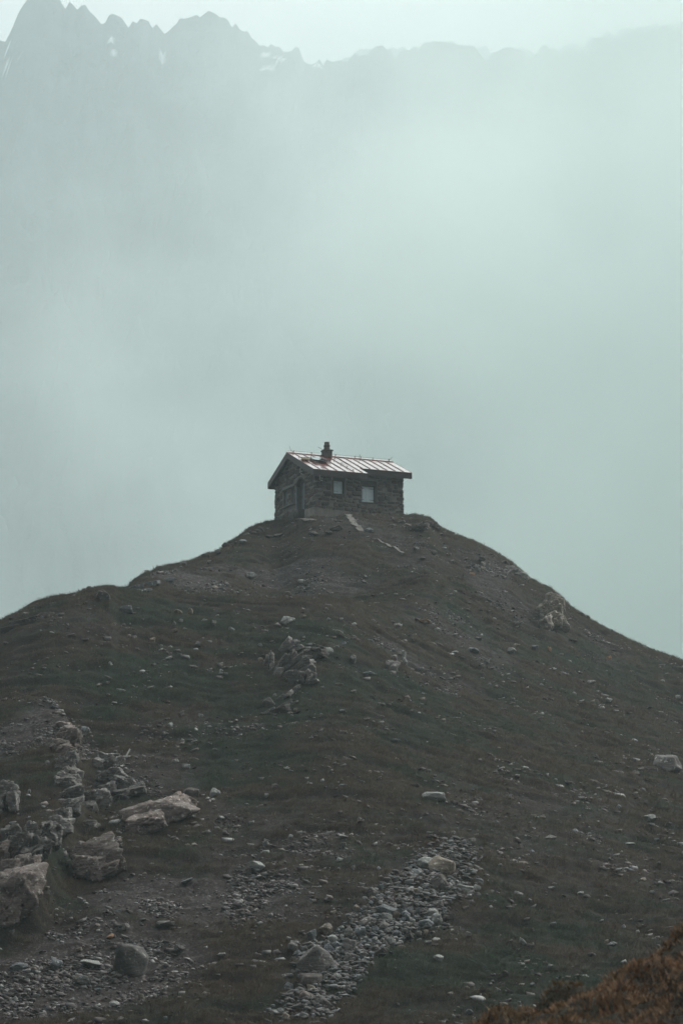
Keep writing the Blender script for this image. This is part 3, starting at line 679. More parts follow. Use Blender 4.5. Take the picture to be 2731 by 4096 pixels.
while k < 62:
    px, py = rg.uniform(5, 1563), rg.uniform(1420, 2345)
    if py < 1600 and px > 1300 and py < 1380+(px-1300)*.6+40: continue
    if px > 1130 and py > 2352-(px-1130)*.45-25: continue
    if min((px-a)**2+(py-b)**2 for a, b in taken) < 900: continue
    if 640 < px < 1110 and 1930 < py and abs((px-640)/(1110-640)*(-410)+2350-py) < 90: continue
    if px < 460 and 1640 < py < 2100: continue
    w = rg.uniform(9, 17)*(1 if py < 1800 else 1.15); taken.append((px, py)); k += 1
    field(px, py, w, w*rg.uniform(.35, .75), rg.choice('gppwbgd'), rg.uniform(-10, 20))

# ---- scree strip
STRIP = [(1000,1938),(1040,1925),(1078,1940),(1098,1985),(1092,2040),(1040,2080),(1000,2112),(930,2160),(850,2217),(805,2280),(775,2330),(760,2358),(610,2358),(655,2300),(690,2270),(690,2180),(730,2165),(800,2120),(850,2070),(930,2000),(965,1972)]
def inside(px, py, P):
    c = False; n = len(P)
    for i in range(n):
        (x0, y0), (x1, y1) = P[i], P[i-1]
        if (y0 > py) != (y1 > py) and px < (x1-x0)*(py-y0)/(y1-y0)+x0: c = not c
    return c
rs = random.Random(9); pts = []; tries = 0
BIG = [(u[1], u[2], u[3], u[4]) for u in UNIQUE]
while len(pts) < 300 and tries < 20000:
    tries += 1; px, py = rs.uniform(610, 1100), rs.uniform(1925, 2352)
    if not inside(px+rs.gauss(0, 11), py+rs.gauss(0, 9), STRIP): continue
    if any(abs(px-a) < w*.5 and abs(py-b) < h*.5 for a, b, w, h in BIG): continue
    w = rs.choice((10, 11, 12, 13, 15, 17, 19, 22, 26, 33)); 
    if any((px-a)**2/1.6+(py-b)**2*1.6 < ((w+q)*.36)**2 for a, b, q in pts): continue
    pts.append((px, py, w))
for px, py, w in pts:
    tone = rs.choice('gggbbbgdpw')
    o, c = stone_at('scree_rock', px, py, w, w*rs.uniform(.5, .85), TONE[tone][0], rs.uniform(-20, 30))
    third = 'upper' if py < 2070 else ('middle' if py < 2210 else 'lower')
    tag(o, '%s %s rock in the %s part of the scree strip' % ('small' if w < 18 else 'fist shaped' if w < 24 else 'large', TONE[tone][1], third), 'rock', 'rocks of the scree strip')

# ---- gravel and pebbles nobody would count
def scatter_mesh(name, P, size, flat, mt, seed, sub=1, pale=None):
    """many little stones in one mesh"""
    rg = np.random.default_rng(seed); n = len(P)
    shapes = []
    for i in range(10):
        if sub >= 2: shapes.append(joint_block(900+seed*10+i, sub, ncut=6, cut=(.5, .9), jit=.4)); continue
        q = np.array([(a, b, c) for c in (-1, 1) for b in (-1, 1) for a in (-1, 1)], float); q[:, :2] *= 1-.25*(q[:, 2:] > 0)
        q = q*.8+rg.uniform(-.38, .38, (8, 3))
        shapes.append((q, np.array([(0,2,1),(1,2,3),(4,5,6),(5,7,6),(0,1,4),(1,5,4),(2,6,3),(3,6,7),(0,4,2),(2,4,6),(1,3,5),(3,7,5)])))
    VV = []; FF = []; off = 0; T = []
    which = rg.integers(0, 10, n)
    for k in range(10):
        id_ = np.where(which == k)[0]
        if not len(id_): continue
        V, F = shapes[k]; m = len(id_); a = rg.normal(0, .6, m); c, s = np.cos(a), np.sin(a)
        S = size[id_][:, None]*np.stack([rg.uniform(.8, 2.1, m), rg.uniform(.7, 1.2, m), flat*rg.uniform(.6, 1.3, m)], 1)*.5
        L = V[None]*S[:, None, :]
        x = L[..., 0]*c[:, None]-L[..., 1]*s[:, None]; y = L[..., 0]*s[:, None]+L[..., 1]*c[:, None]
        tx, ty = rg.uniform(-.35, .35, m), rg.uniform(-.2, .5, m)
        z = L[..., 2]+x*tx[:, None]+y*ty[:, None]
        W = np.stack([x, y, z], 2)+P[id_][:, None, :]
        VV.append(W.reshape(-1, 3)); FF.append((F[None]+(np.arange(m)*len(V))[:, None, None]+off).reshape(-1, 3)); off += m*len(V)
        T.append(np.repeat(np.clip(rg.random(m)**(1. if pale is None else pale[id_]), 0, 1), len(V)))
    return link(name, make_mesh(name, np.concatenate(VV), np.concatenate(FF), mt, False, {'tint': np.concatenate(T)}))
def m_gravel(nm='mixed gravel', tones=None):
    m, nt, b = mat(nm); L = nt.links
    r = nt.nodes.new('ShaderNodeValToRGB'); cs = [(.040,.034,.034),(.080,.073,.072),(.145,.143,.138),(.055,.047,.045),(.12,.105,.095),(.26,.265,.255)]
    cs = tones or cs
    e = r.color_ramp; e.interpolation = 'CONSTANT'; e.elements[0].color = (*cs[0], 1); e.elements[1].color = (*cs[5], 1); e.elements[1].position = .90
    for i, c in enumerate(cs[1:5], 1): q = e.elements.new(i*.90/5); q.color = (*c, 1)
    L.new(attr(nt, 'tint'), r.inputs[0]); L.new(r.outputs[0], b.inputs['Base Color']); b.inputs['Roughness'].default_value = .85; return m
M['gravel'] = m_gravel()
M['scree'] = m_gravel('broken strip stone', [(.042,.039,.039),(.082,.083,.082),(.12,.126,.128),(.060,.056,.055),(.098,.094,.09),(.20,.206,.202)])
def cand(n, seed, y0=78, y1=152):
    rg = np.random.default_rng(seed); y = rg.uniform(y0, y1, n); x = rg.uniform(-.155, .155, n)*y
    return x, y, rg
x, y, rg_ = cand(420000, 3); sc, gr = masks(x, y)
clump = np.clip(fbm2(x*.6, y*.6, 77, 3)*2.6+.35, 0.04, 1.5)
keep = rg_.random(len(x)) < (np.clip(sc-.15, 0, 1)**1.2*.80+.038)*clump
s, t = hut_local(x, y); keep &= ~((s > -.4) & (s < 7) & (t > -.3) & (t < 7.2))
x, y = x[keep], y[keep]; sk = sc[keep]; size = (.04+.06*rg_.random(len(x))**1.5+.15*rg_.random(len(x))**7)*np.where(sk > .3, 1., 1.35)
o = scatter_mesh('gravel', np.stack([x, y, ground_z(x, y)+size*.10], 1), size, .50, M['gravel'], 4, pale=np.where(sk > .3, 1.2, .62))
tag(o, 'dark gravel and pebbles strewn over the hillside', 'gravel', kind='stuff')
# small fill of the scree strip
pp = []; rs2 = random.Random(21)
while len(pp) < 3400:
    px, py = rs2.uniform(600, 1105), rs2.uniform(1920, 2352)
    if inside(px+rs2.gauss(0, 9), py+rs2.gauss(0, 7), STRIP): pp.append((px, py))
pp = np.array(pp); H = hit(pp[:, 0], pp[:, 1]); size = .05+.17*RNG.random(len(H))**1.6
o = scatter_mesh('scree', np.stack([H[:, 0], H[:, 1], ground_z(H[:, 0], H[:, 1])+size*.25], 1), size, .7, M['scree'], 6, sub=2)
tag(o, 'small broken stones filling the scree strip', 'scree', kind='stuff')

# ---- grass tufts
def tufts(name, x, y, z, hgt, wid, nb, mt, green, seed, lean=.6):
    rg = np.random.default_rng(seed); n = len(x)
    a = rg.uniform(0, 2*np.pi, (n, nb)); d = rg.uniform(.0, 1, (n, nb))*wid[:, None]
    bx = x[:, None]+np.cos(a)*d; by = y[:, None]+np.sin(a)*d
    h = hgt[:, None]*rg.uniform(.55, 1.15, (n, nb)); le = h*rg.uniform(.2, lean, (n, nb))
    w = .5*wid[:, None]*rg.uniform(.12, .28, (n, nb)); pa = rg.uniform(-.6, .6, (n, nb))
    z0 = z[:, None]-.02+0*bx
    p0 = np.stack([bx-np.cos(pa)*w, by-np.sin(pa)*w, z0], -1); p1 = np.stack([bx+np.cos(pa)*w, by+np.sin(pa)*w, z0], -1)
    p2 = np.stack([bx+np.cos(a)*le, by+np.sin(a)*le-.15*h, z0+h], -1)
    V = np.stack([p0, p1, p2], 2).reshape(-1, 3); F = np.arange(len(V)).reshape(-1, 3)
    t = np.repeat(np.clip(rg.random((n, nb))*.6+rg.random((n, 1))*.4, 0, 1).ravel(), 3); g = np.repeat(np.repeat(green, nb), 3)
    me = make_mesh(name, V, F, mt, True, {'tint': t, 'green': g})
    # blades are shaded like the sward they belong to
    e = .25; nx = -(hill_z(x+e, y)-hill_z(x-e, y))/(2*e); ny = -(hill_z(x, y+e)-hill_z(x, y-e))/(2*e); nz = np.ones_like(nx)
    nv = np.stack([nx+rg.normal(0, .25, n), ny+rg.normal(0, .25, n), nz], 1); nv /= np.linalg.norm(nv, axis=1)[:, None]
    me.normals_split_custom_set_from_vertices(np.repeat(nv, nb*3, 0).tolist())
    return link(name, me)
x, y, rg_ = cand(480000, 8); sc, gr = masks(x, y)
dd, hu = detail(x, y, sc, True); keep = rg_.random(len(x)) < (1-sc*1.15)*np.clip(.1+1.1*hu+.5*fbm2(x*.9, y*2., 31, 3), .04, 1)
s, t = hut_local(x, y); keep &= ~((s > -.5) & (s < 7) & (t > -.4) & (t < 7.2))
x, y, gr = x[keep], y[keep], gr[keep]; u = rg_.random(len(x)); u = u+1.0*(rg_.random(len(x)) < .03)
o = tufts('grass', x, y, ground_z(x, y), .06+.09*u, .06+.07*u, 3, M['grass'], gr, 12)
tag(o, 'short brown and green turf covering the hillside', 'grass', kind='stuff')
rgb = np.random.default_rng(14); n = 60000
x, y = rgb.uniform(.6, 5.2, n), rgb.uniform(12, 26, n)
dn = fbm2(x*2.2, y*1.6, 62, 3); keep = rgb.random(n) < np.clip(.55+1.1*dn, .06, 1); x, y, dn = x[keep], y[keep], dn[keep]
o = tufts('bank_grass', x, y, ground_z(x, y), .025+.05*rgb.random(len(x)), .04+.03*rgb.random(len(x)), 6, M['bankg'], np.clip(.35-1.1*dn+fbm2(x*.9, y*.9, 5, 2)*.5, 0, 1), 15, .9)
tag(o, 'out of focus rust brown grass on the near bank', 'grass', kind='stuff')

# ------------------------------------------------------------------ hut
HUT_ROOT = bpy.data.objects.new('stone_hut', None); COL.objects.link(HUT_ROOT)
HUT_ROOT.location = HO; HUT_ROOT.rotation_euler = (0, 0, TH)
tag(HUT_ROOT, 'small stone mountain hut with shiny red metal roof on top of the hill', 'hut')
L_, W_, RT, HR, HF, HL, OF, OL, O1, O2, D_, S_ = 6.585, 6.749, 3.875, 4.847, 2.984, 3.469, .486, .348, .352, .379, 1.381, 3.095
TP = (HR-HF)/(RT+OF); TB = (HR-HL)/(W_+OL-RT)         # roof pitches
roof_f = lambda t: HR-(RT-t)*TP
roof_b = lambda t: HR-(t-RT)*TB
ROOFT = .10
H0 = -1.2                                             # foundations go into the ground
top = lambda t: (roof_f(t) if t < RT else roof_b(t))-.16
# openings: (plane, a0,a1,h0,h1)
DOOR = (1.90, 3.02, .86, 2.90); WING = (3.42, 5.36, 1.54, 2.62)
W1 = (1.22, 1.96, 1.66, 2.50); W2 = (3.72, 4.68, 1.56, 2.60)
core = MB()
def wall_panel(mb, axis, fixed, thick, a0, a1, topf, holes, n=24):
    """wall slab with rectangular holes; axis 'x': runs along s at t=fixed; 'y': runs along t at s=fixed"""
    cuts = sorted({a0, a1, *[h[0] for h in holes], *[h[1] for h in holes], *([RT] if axis == 'y' and a0 < RT < a1 else [])})
    for c0, c1 in zip(cuts[:-1], cuts[1:]):
        hs = [h for h in holes if h[0] <= c0+1e-6 and h[1] >= c1-1e-6]
        segs = []; z = H0
        for h in sorted(hs, key=lambda q: q[2]): segs.append((z, h[2], False)); z = h[3]
        segs.append((z, None, True))
        for z0, z1, istop in segs:
            zz0, zz1 = (z1, z1) if not istop else (topf(c0), topf(c1))
            poly = [(c0, z0), (c1, z0), (c1, zz1), (c0, zz0)]
            mb.prism(poly, 'y' if axis == 'x' else 'x', fixed, fixed+thick)
T = .50
wall_panel(core, 'y', .03, T, .03, W_-.03, top, [DOOR, WING])                                   # gable with the door
wall_panel(core, 'x', .03, T, .03+T, S_-.03, lambda s: top(.03), [W1])                          # projecting front
wall_panel(core, 'x', D_+.03, T, S_-.03, L_-.03, lambda s: top(D_+.03), [W2])                   # set back front
wall_panel(core, 'y', S_-.03-T, T, .03+T, D_+.53, lambda t: top(t), [])
wall_panel(core, 'y', L_-.03-T, T, D_+.53, W_-.03, top, [])
wall_panel(core, 'x', W_-.03-T, T, .03+T, L_-.03-T, lambda s: top(W_-.03), [])
wall_core = core.build('wall', M['mortar'], HUT_ROOT)

def stones_for(mb, axis, fixed, sgn, a0, a1, topf, holes, seed, zlo=-.7, corner0=True, corner1=True):
    """roughly coursed rubble: every stone a rounded block standing out of the mortar"""
    rg = np.random.default_rng(seed); z = zlo
    D, F = ICO[2]
    cube = np.sign(D)*np.abs(D)**.42; cube /= np.abs(cube).max(0)
    while z < 5:
        ch = rg.uniform(.17, .32); a = a0-(.04 if corner0 else 0)
        while a < a1-.03:
            w = rg.uniform(.20, .58)*(1.25 if rg.random() < .15 else 1)
            if a+w > a1-.12: w = a1+(.04 if corner1 else 0)-a
            nxt = a+w; skip = False
            for h in holes:
                if h[2]-.06 < z+ch*.9 and z+ch*.1 < h[3]+.06:
                    if h[0]-.04 <= a < h[1]+.04: nxt = h[1]+.041; skip = True
                    elif a < h[0]-.04 < a+w: w = h[0]-.045-a; nxt = h[0]-.04
            if skip or w < .07: a = nxt; continue
            c = a+w/2; hh = ch*rg.uniform(.68, 1.22)*(1.0 if rg.random() > .14 else .6); zc = z+ch/2+rg.uniform(-.05, .05)
            lim = min(topf(max(a, a0)), topf(min(a+w, a1)))
            ok = zc+hh*.4 < lim and not any(h[0]-.03 < a+w and a < h[1]+.03 and h[2]-.02 < zc+hh/2 and zc-hh/2 < h[3]+.02 for h in holes)
            if ok and rg.random() < .94:
                out = rg.uniform(.035, .085); V = cube*np.array([w/2*.95, 1, hh/2*.93])
                V = V*(1+.10*fbm3(V[:, 0]*5+c*3, V[:, 1]*2, V[:, 2]*7+zc*3, seed, 2)[:, None])
                ang = rg.normal(0, .12); ca, sa = math.cos(ang), math.sin(ang)
                X = V[:, 0]*ca-V[:, 2]*sa+c; Z = V[:, 0]*sa+V[:, 2]*ca+zc
                Yv = cube[:, 1]*.10*(1+.15*fbm2(X*6, Z*6, seed+3, 2))
                depth = fixed+sgn*(out-.10)+Yv
                mb.add(np.stack([X, depth, Z], 1) if axis == 'x' else np.stack([depth, X, Z], 1), [tuple(f) for f in F])
            a = nxt
        z += ch
jb = .16
sm = MB()
RECG = [(DOOR[0]-.10, DOOR[1]+.10, .2, DOOR[3]+.10), (WING[0]-.02, WING[1]+.05, WING[2]-.02, WING[3]+.10)]
stones_for(sm, 'y', .03, -1, .03, W_-.03, top, RECG, 1)
stones_for(sm, 'x', .03, -1, .03, S_-.03, lambda s: top(.0)+.05, [(W1[0]-.08, W1[1]+.10, W1[2]-.02, 2.85)], 2)
stones_for(sm, 'x', D_+.03, -1, S_, L_-.03, lambda s: top(D_)+.05, [(W2[0]-.02, W2[1]+.10, W2[2]-.02, 2.95)], 3, corner0=False)
stones_for(sm, 'y', L_-.03, 1, D_, W_-.03, top, [], 4)
stones_for(sm, 'x', W_-.03, 1, .03, L_-.03, lambda s: top(W_)+.05, [], 5)
sm.build('stonework', M['masonry'], wall_core, smooth=False)

# rendered window surrounds
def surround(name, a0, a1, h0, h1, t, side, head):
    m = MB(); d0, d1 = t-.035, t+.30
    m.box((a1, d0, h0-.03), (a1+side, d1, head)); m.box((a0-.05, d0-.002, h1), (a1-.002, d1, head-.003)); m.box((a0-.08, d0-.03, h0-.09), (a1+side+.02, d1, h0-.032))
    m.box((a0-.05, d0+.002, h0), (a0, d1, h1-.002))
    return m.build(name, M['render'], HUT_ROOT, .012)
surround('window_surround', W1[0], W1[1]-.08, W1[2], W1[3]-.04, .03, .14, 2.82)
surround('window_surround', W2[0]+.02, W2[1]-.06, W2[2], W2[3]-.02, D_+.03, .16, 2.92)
def shutter(parent_name, a0, a1, h0, h1, t, leaves):
    """closed board shutters: every leaf a part with its strap hinges"""
    for l0, l1, hinge_right in leaves:
        m = MB(); n = max(2, round((l1-l0)/.15))
        for i in range(n):
            b0 = l0+(l1-l0)*i/n; b1 = l0+(l1-l0)*(i+1)/n
            m.box((b0+.002, t, h0+.01), (b1-.002, t+.035, h1-.01))
        leaf = m.build('shutter', M['shutter'], HUT_ROOT, .004)
        for hh in (h0+.16, h1-.15):
            k = MB(); ln = min(.34, (l1-l0)*.62)
            if hinge_right: k.box((l1-ln, t-.014, hh-.013), (l1+.01, t-.002, hh+.013))
            else: k.box((l0-.01, t-.014, hh-.013), (l0+ln, t-.002, hh+.013))
            k.build('strap_hinge', M['iron'], leaf)
shutter('w', W1[0], W1[1], W1[2], W1[3], .03+.13, [(1.22, 1.86, False)])
for (l0, l1, hr) in [(3.72, 4.06, False), (4.07, 4.60, True)]:
    shutter('w', l0, l1, W2[2], W2[3]-.02, D_+.03+.13, [(l0, l1, hr)])
# door in the gable
dm = MB()
for i in range(6):
    b0 = DOOR[0]+.1+i*.155; dm.box((.26, b0+.004, DOOR[2]), (.31, b0+.151, 2.78))
door = dm.build('door', M['door'], HUT_ROOT, .006)
k = MB(); k.box((.235, 2.75, 1.72), (.258, 2.80, 1.88)); k.tube([(.245, 2.775, 1.80), (.215, 2.775, 1.80), (.205, 2.66, 1.80)], .012); k.build('door_handle', M['iron'], door)
# arched frame: jambs and an arch ring
cxd = (DOOR[0]+DOOR[1])/2; half = (DOOR[1]-DOOR[0])/2; spring = 2.52
for a, b in ((DOOR[0]-.10, DOOR[0]), (DOOR[1], DOOR[1]+.10)):
    fr = MB(); fr.box((-.035, a, DOOR[2]-.1), (.22, b, spring)); fr.build('door_jamb', M['jamb'], HUT_ROOT, .01)
ar = MB(); rise = DOOR[3]-spring; pin = [(cxd+half*math.cos(q), spring+rise*math.sin(q)) for q in np.linspace(0, math.pi, 15)]; pout = [(cxd+(half+.10)*math.cos(q), spring+(rise+.12)*math.sin(q)) for q in np.linspace(0, math.pi, 15)]
for i in range(14):
    ar.prism([pin[i], pout[i], pout[i+1], pin[i+1]], 'x', -.037, .22)
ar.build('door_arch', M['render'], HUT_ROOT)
sp = MB()                                   # spandrel behind the arch
poly = [(DOOR[0]-.0, DOOR[3]+.05)] + [(DOOR[0], spring)] 
for i in range(14):
    x0, z0 = pin[i]; x1, z1 = pin[i+1]; sp.prism([(x0, z0), (x1, z1), (x1, DOOR[3]+.06), (x0, DOOR[3]+.06)], 'x', .0, .22)
sp.build('spandrel', M['mortar'], HUT_ROOT)
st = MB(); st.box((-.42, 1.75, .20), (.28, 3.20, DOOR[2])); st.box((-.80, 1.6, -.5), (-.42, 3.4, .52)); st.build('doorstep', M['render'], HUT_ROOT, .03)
# gable window with closed dark shutters, lintel and sill boards
lt = MB(); lt.box((-.10, WING[0]-.10, WING[3]+.01), (.30, WING[1]+.10, WING[3]+.11)); lt.build('window_lintel', M['timber'], HUT_ROOT, .01)
sl = MB(); sl.box((-.13, WING[0]-.08, WING[2]-.06), (.30, WING[1]+.16, WING[2]-.005)); sl.build('window_sill', M['timber'], HUT_ROOT, .008)
for l0, l1 in ((3.44, 4.06), (4.72, 5.34)):
    m = MB()
    for i in range(4):
        b0 = l0+(l1-l0)*i/4; m.box((.14, b0+.003, WING[2]+.01), (.18, b0+(l1-l0)/4-.003, WING[3]-.01))
    lf = m.build('shutter', M['door'], HUT_ROOT, .004); lf['label'] = 'dark blue grey shutter on the gable window'
    for hh in (WING[2]+.2, WING[3]-.2):
        k = MB(); k.box((.122, l0+.02, hh-.015), (.138, l0+.45, hh+.015)); k.build('strap_hinge', M['iron'], lf)
pc = MB(); pc.box((.02, 4.08, WING[2]), (.30, 4.70, WING[3])); pier = pc.build('window_pier', M['mortar'], HUT_ROOT)
smp = MB(); stones_for(smp, 'y', .03, -1, 4.10, 4.68, lambda t: WING[3]-.02, [], 8, zlo=WING[2]+.03, corner0=False, corner1=False); smp.build('pier_stonework', M['masonry'], pier)
# concrete plinth wrapping the near corner
pl = MB()
n = 14
def plinth_run(axis, a0, a1, h0, h1, out):
    for i in range(n):
        q0, q1 = i/n, (i+1)/n; b0, b1 = a0+(a1-a0)*q0, a0+(a1-a0)*q1
        t0, t1 = h0+(h1-h0)*q0+.04*math.sin(i*2.1), h0+(h1-h0)*q1+.04*math.sin((i+1)*2.1)
        P = [(b0, -1.2), (b1, -1.2), (b1, t1), (b0, t0)]
        pl.prism(P, 'y' if axis == 'x' else 'x', -out, .06)
plinth_run('x', -.12, S_, .66, .50, .12); plinth_run('y', .061, 1.5, .70, .74, .117)
pl.build('plinth', M['plinth'], HUT_ROOT)

# ---- roof
def slab(mb, s0, s1, t0, t1, f, th):
    V = [(s0,t0,f(t0)),(s1,t0,f(t0)),(s1,t1,f(t1)),(s0,t1,f(t1))]; V += [(a, b, c-th) for a, b, c in V]
    mb.add(V, [(0,1,2,3),(7,6,5,4),(0,4,5,1),(1,5,6,2),(2,6,7,3),(3,7,4,0)])
SE = S_+.22                                            # where the eave steps back
rs0, rs1 = -O1, L_+O2
rm = MB()
slab(rm, rs0, SE, -OF, D_-OF, roof_f, .03); slab(rm, rs0, rs1, D_-OF+.0005, RT, roof_f, .03)
roof = rm.build('roof', M['roof'], HUT_ROOT)
rb = MB(); slab(rb, rs0, rs1, RT+.001, W_+OL, roof_b, .03); rb.build('rear_roof_sheet', M['roof'], roof)
def seam(s, t0, t1, f, nm='standing_seam'):
    m = MB(); c = [(s-.014, 0), (s+.014, 0)]
    V = [(s-.016,t0,f(t0)+.001),(s+.016,t0,f(t0)+.001),(s+.016,t1,f(t1)+.001),(s-.016,t1,f(t1)+.001)]; V += [(a, b, h+.05) for a, b, h in V]
    m.add(V, [(3,2,1,0),(4,5,6,7),(0,1,5,4),(1,2,6,5),(2,3,7,6),(3,0,4,7)])
    return m.build(nm, M['roof'], roof)
for i in range(12):
    s = .11+.572*i
    seam(s, (-OF if s < SE else D_-OF)+.01, RT-.08, roof_f)
for i in range(12): seam(.11+.572*i, RT+.08, W_+OL-.01, roof_b)
# ridge cap
rc = MB(); rc.add([(rs0-.01, RT-.14, roof_f(RT-.14)+.052),(rs0-.01, RT, HR+.062),(rs0-.01, RT+.14, roof_b(RT+.14)+.052),(rs1+.01, RT-.14, roof_f(RT-.14)+.052),(rs1+.01, RT, HR+.062),(rs1+.01, RT+.14, roof_b(RT+.14)+.052),
                   (rs0-.01, RT-.14, roof_f(RT-.14)+.002),(rs0-.01, RT+.14, roof_b(RT+.14)+.002),(rs1+.01, RT-.14, roof_f(RT-.14)+.002),(rs1+.01, RT+.14, roof_b(RT+.14)+.002)],
     [(0,3,4,1),(1,4,5,2),(0,6,8,3),(2,5,9,7),(0,1,2,7,6),(3,8,9,5,4)])
rc.build('ridge_cap', M['roof'], roof)
# soffit, fascia and verge boards
FD = .40
so = MB()
slab(so, rs0+.03, SE-.03, -OF+.03, D_-OF-.02, lambda t: roof_f(t)-.031, .10); slab(so, rs0+.03, rs1-.03, D_-OF+.0, RT, lambda t: roof_f(t)-.032, .10); slab(so, rs0+.03, rs1-.03, RT+.002, W_+OL-.03, lambda t: roof_b(t)-.031, .10)
so.build('soffit', M['soffit'], roof)
fm = MB(); fm.box((rs0+.028, -OF+.004, roof_f(-OF)-.031-FD+.02), (SE-.03, -OF+.034, roof_f(-OF)-.031)); fm.build('fascia', M['fascia'], roof)
fm = MB(); e = D_-OF; fm.box((SE-.028, e+.004, roof_f(e)-.031-FD+.02), (rs1-.03, e+.034, roof_f(e)-.031)); fm.build('fascia', M['fascia'], roof)
fm = MB(); e = W_+OL; fm.box((rs0+.028, e-.034, roof_b(e)-.031-FD+.02), (rs1-.03, e-.004, roof_b(e)-.031)); fm.build('fascia', M['fascia'], roof)
def verge(s, t0, t1, f):
    m = MB(); m.prism([(t0, f(t0)-.006), (t1, f(t1)-.006), (t1, f(t1)-FD-.02), (t0, f(t0)-FD-.02)], 'x', s, s+.026)
    return m.build('verge_board', M['fascia'], roof)
verge(rs0-.004, -OF, RT, lambda t: roof_f(t)+.012); verge(rs0-.004, RT+.001, W_+OL, lambda t: roof_b(t)+.012)
verge(rs1-.022, D_-OF, RT, lambda t: roof_f(t)+.012); verge(rs1-.022, RT+.001, W_+OL, lambda t: roof_b(t)+.012); verge(SE-.027, -OF, D_-OF, lambda t: roof_f(t)+.002)
# chimney
cm = MB(); cm.box((2.10, 3.50, 4.3), (2.62, 4.05, 5.10)); chim = cm.build('chimney', M['chim'], roof, .025)
k = MB(); k.box((2.05, 3.45, 5.101), (2.67, 4.10, 5.20)); k.build('chimney_cap', M['chim'], chim, .03)
k = MB(); k.lathe([(.21,5.2),(.20,5.3),(.175,5.36),(.20,5.40),(.205,5.52),(.16,5.56),(.15,5.60),(.165,5.62),(.16,5.71),(.12,5.71),(.11,5.62)], (2.36, 3.78), 12); k.build('chimney_pot', M['chim'], chim)
# lightning conductor: wire on the ridge and down one seam, curved rods
w = MB(); w.tube([(rs0+.05, RT, HR+.13)]+[(s, RT, HR+.12+(0.02 if i % 2 else 0)) for i, s in enumerate(np.linspace(.3, L_+.1, 12))]+[(rs1-.05, RT, HR+.13)], .008, 5)
w.tube([(2.42, t, roof_f(t)+.11) for t in np.linspace(RT-.1, -.4, 10)], .008, 5)
for s in (.12, 1.35, 3.0, 4.35, 4.75, 5.6, 6.72): w.box((s-.02, RT-.02, HR+.05), (s+.02, RT+.02, HR+.16))
for t in (2.7, 1.57, .69, -.24): w.box((2.40, t-.02, roof_f(t)), (2.44, t+.02, roof_f(t)+.13))
w.build('lightning_wire', M['iron'], roof)
for pts_ in ([(.12,RT,4.93),(-.02,RT,4.96),(-.12,RT,5.10),(-.16,RT,5.28)], [(2.12,3.7,5.16),(1.95,3.7,5.22),(1.72,3.7,5.34)], [(4.62,RT,4.93),(4.68,RT,5.0),(4.71,RT,5.16)], [(6.76,RT,4.93),(6.82,RT,5.0),(6.92,RT,5.10),(7.03,RT,5.14)]):
    m = MB(); m.tube(pts_, .011, 5); m.build('lightning_rod', M['iron'], roof)
# solar panel on its frame, battery box and cable
pn = MB(); A, B_ = (.57, 2.75), (1.52, 1.40)
zb, zf = roof_f(2.75)+.07, roof_f(1.40)+.20
V = [(.57,1.40,zf),(1.52,1.40,zf),(1.52,2.75,zb),(.57,2.75,zb)]; V += [(a, b, c-.04) for a, b, c in V]
pn.add(V, [(0,1,2,3),(7,6,5,4),(0,4,5,1),(1,5,6,2),(2,6,7,3),(3,7,4,0)]); panel = pn.build('solar_panel', M['glass'], roof)
pf = MB()
for a, b in (((.545,1.385,zf),(1.545,1.385,zf)), ((.545,2.765,zb),(1.545,2.765,zb)), ((.555,1.385,zf),(.555,2.765,zb)), ((1.535,1.385,zf),(1.535,2.765,zb))):
    pf.tube([Vector(a)-Vector((0,0,.025)), Vector(b)-Vector((0,0,.025))], .026, 4)
for s in (.75, 1.35): pf.tube([(s, 1.42, zf-.04), (s, 1.42, roof_f(1.42))], .018, 5); pf.tube([(s, 2.7, zb-.04), (s, 2.7, roof_f(2.7))], .018, 5)
pf.build('panel_frame', M['iron'], panel)
bx = MB(); bx.box((-.16, 1.72, roof_f(1.9)+.02), (.34, 2.02, roof_f(1.9)+.13)); bx.build('battery_box', M['cream'], roof, .02)
cb = MB(); cb.tube([(-.28, 2.0, roof_f(2.0)+.06), (-.22, 2.25, roof_f(2.25)+.10), (0, 2.3, roof_f(2.3)+.09), (.3, 2.3, roof_f(2.3)+.09), (.56, 2.4, roof_f(2.4)+.1)], .022, 6); cb.tube([(.34, 1.85, roof_f(1.85)+.07), (.5, 1.75, roof_f(1.75)+.05), (.62, 1.6, roof_f(1.6)+.08)], .02, 6); cb.build('panel_cable', M['iron'], roof)
# wall lamps
def lamp(M4):
    m = MB(); m.box((-.03, -.22, -.03), (.03, .0, .03), M4); arm = m.build('wall_lamp', M['iron'], HUT_ROOT)
    m = MB(); m.box((-.02, -.24, -.05), (.02, -.20, .24), M4); m.build('lamp_tube', M['white'], arm)
    m = MB(); m.box((-.06, -.06, .03), (.06, .03, .10), M4); m.box((-.06, -.06, -.11), (.06, .03, -.04), M4); m.build('lamp_box', M['white'], arm)
lamp(Matrix.Translation((.40, -.02, 2.46))@Matrix.Rotation(R(-55), 4, 'Z'))
lamp(Matrix.Translation((-.03, 2.1, 3.24))@Matrix.Rotation(R(-90), 4, 'Z')@Matrix.Rotation(R(35), 4, 'Z')@Matrix.Translation((0, 0, 0)))

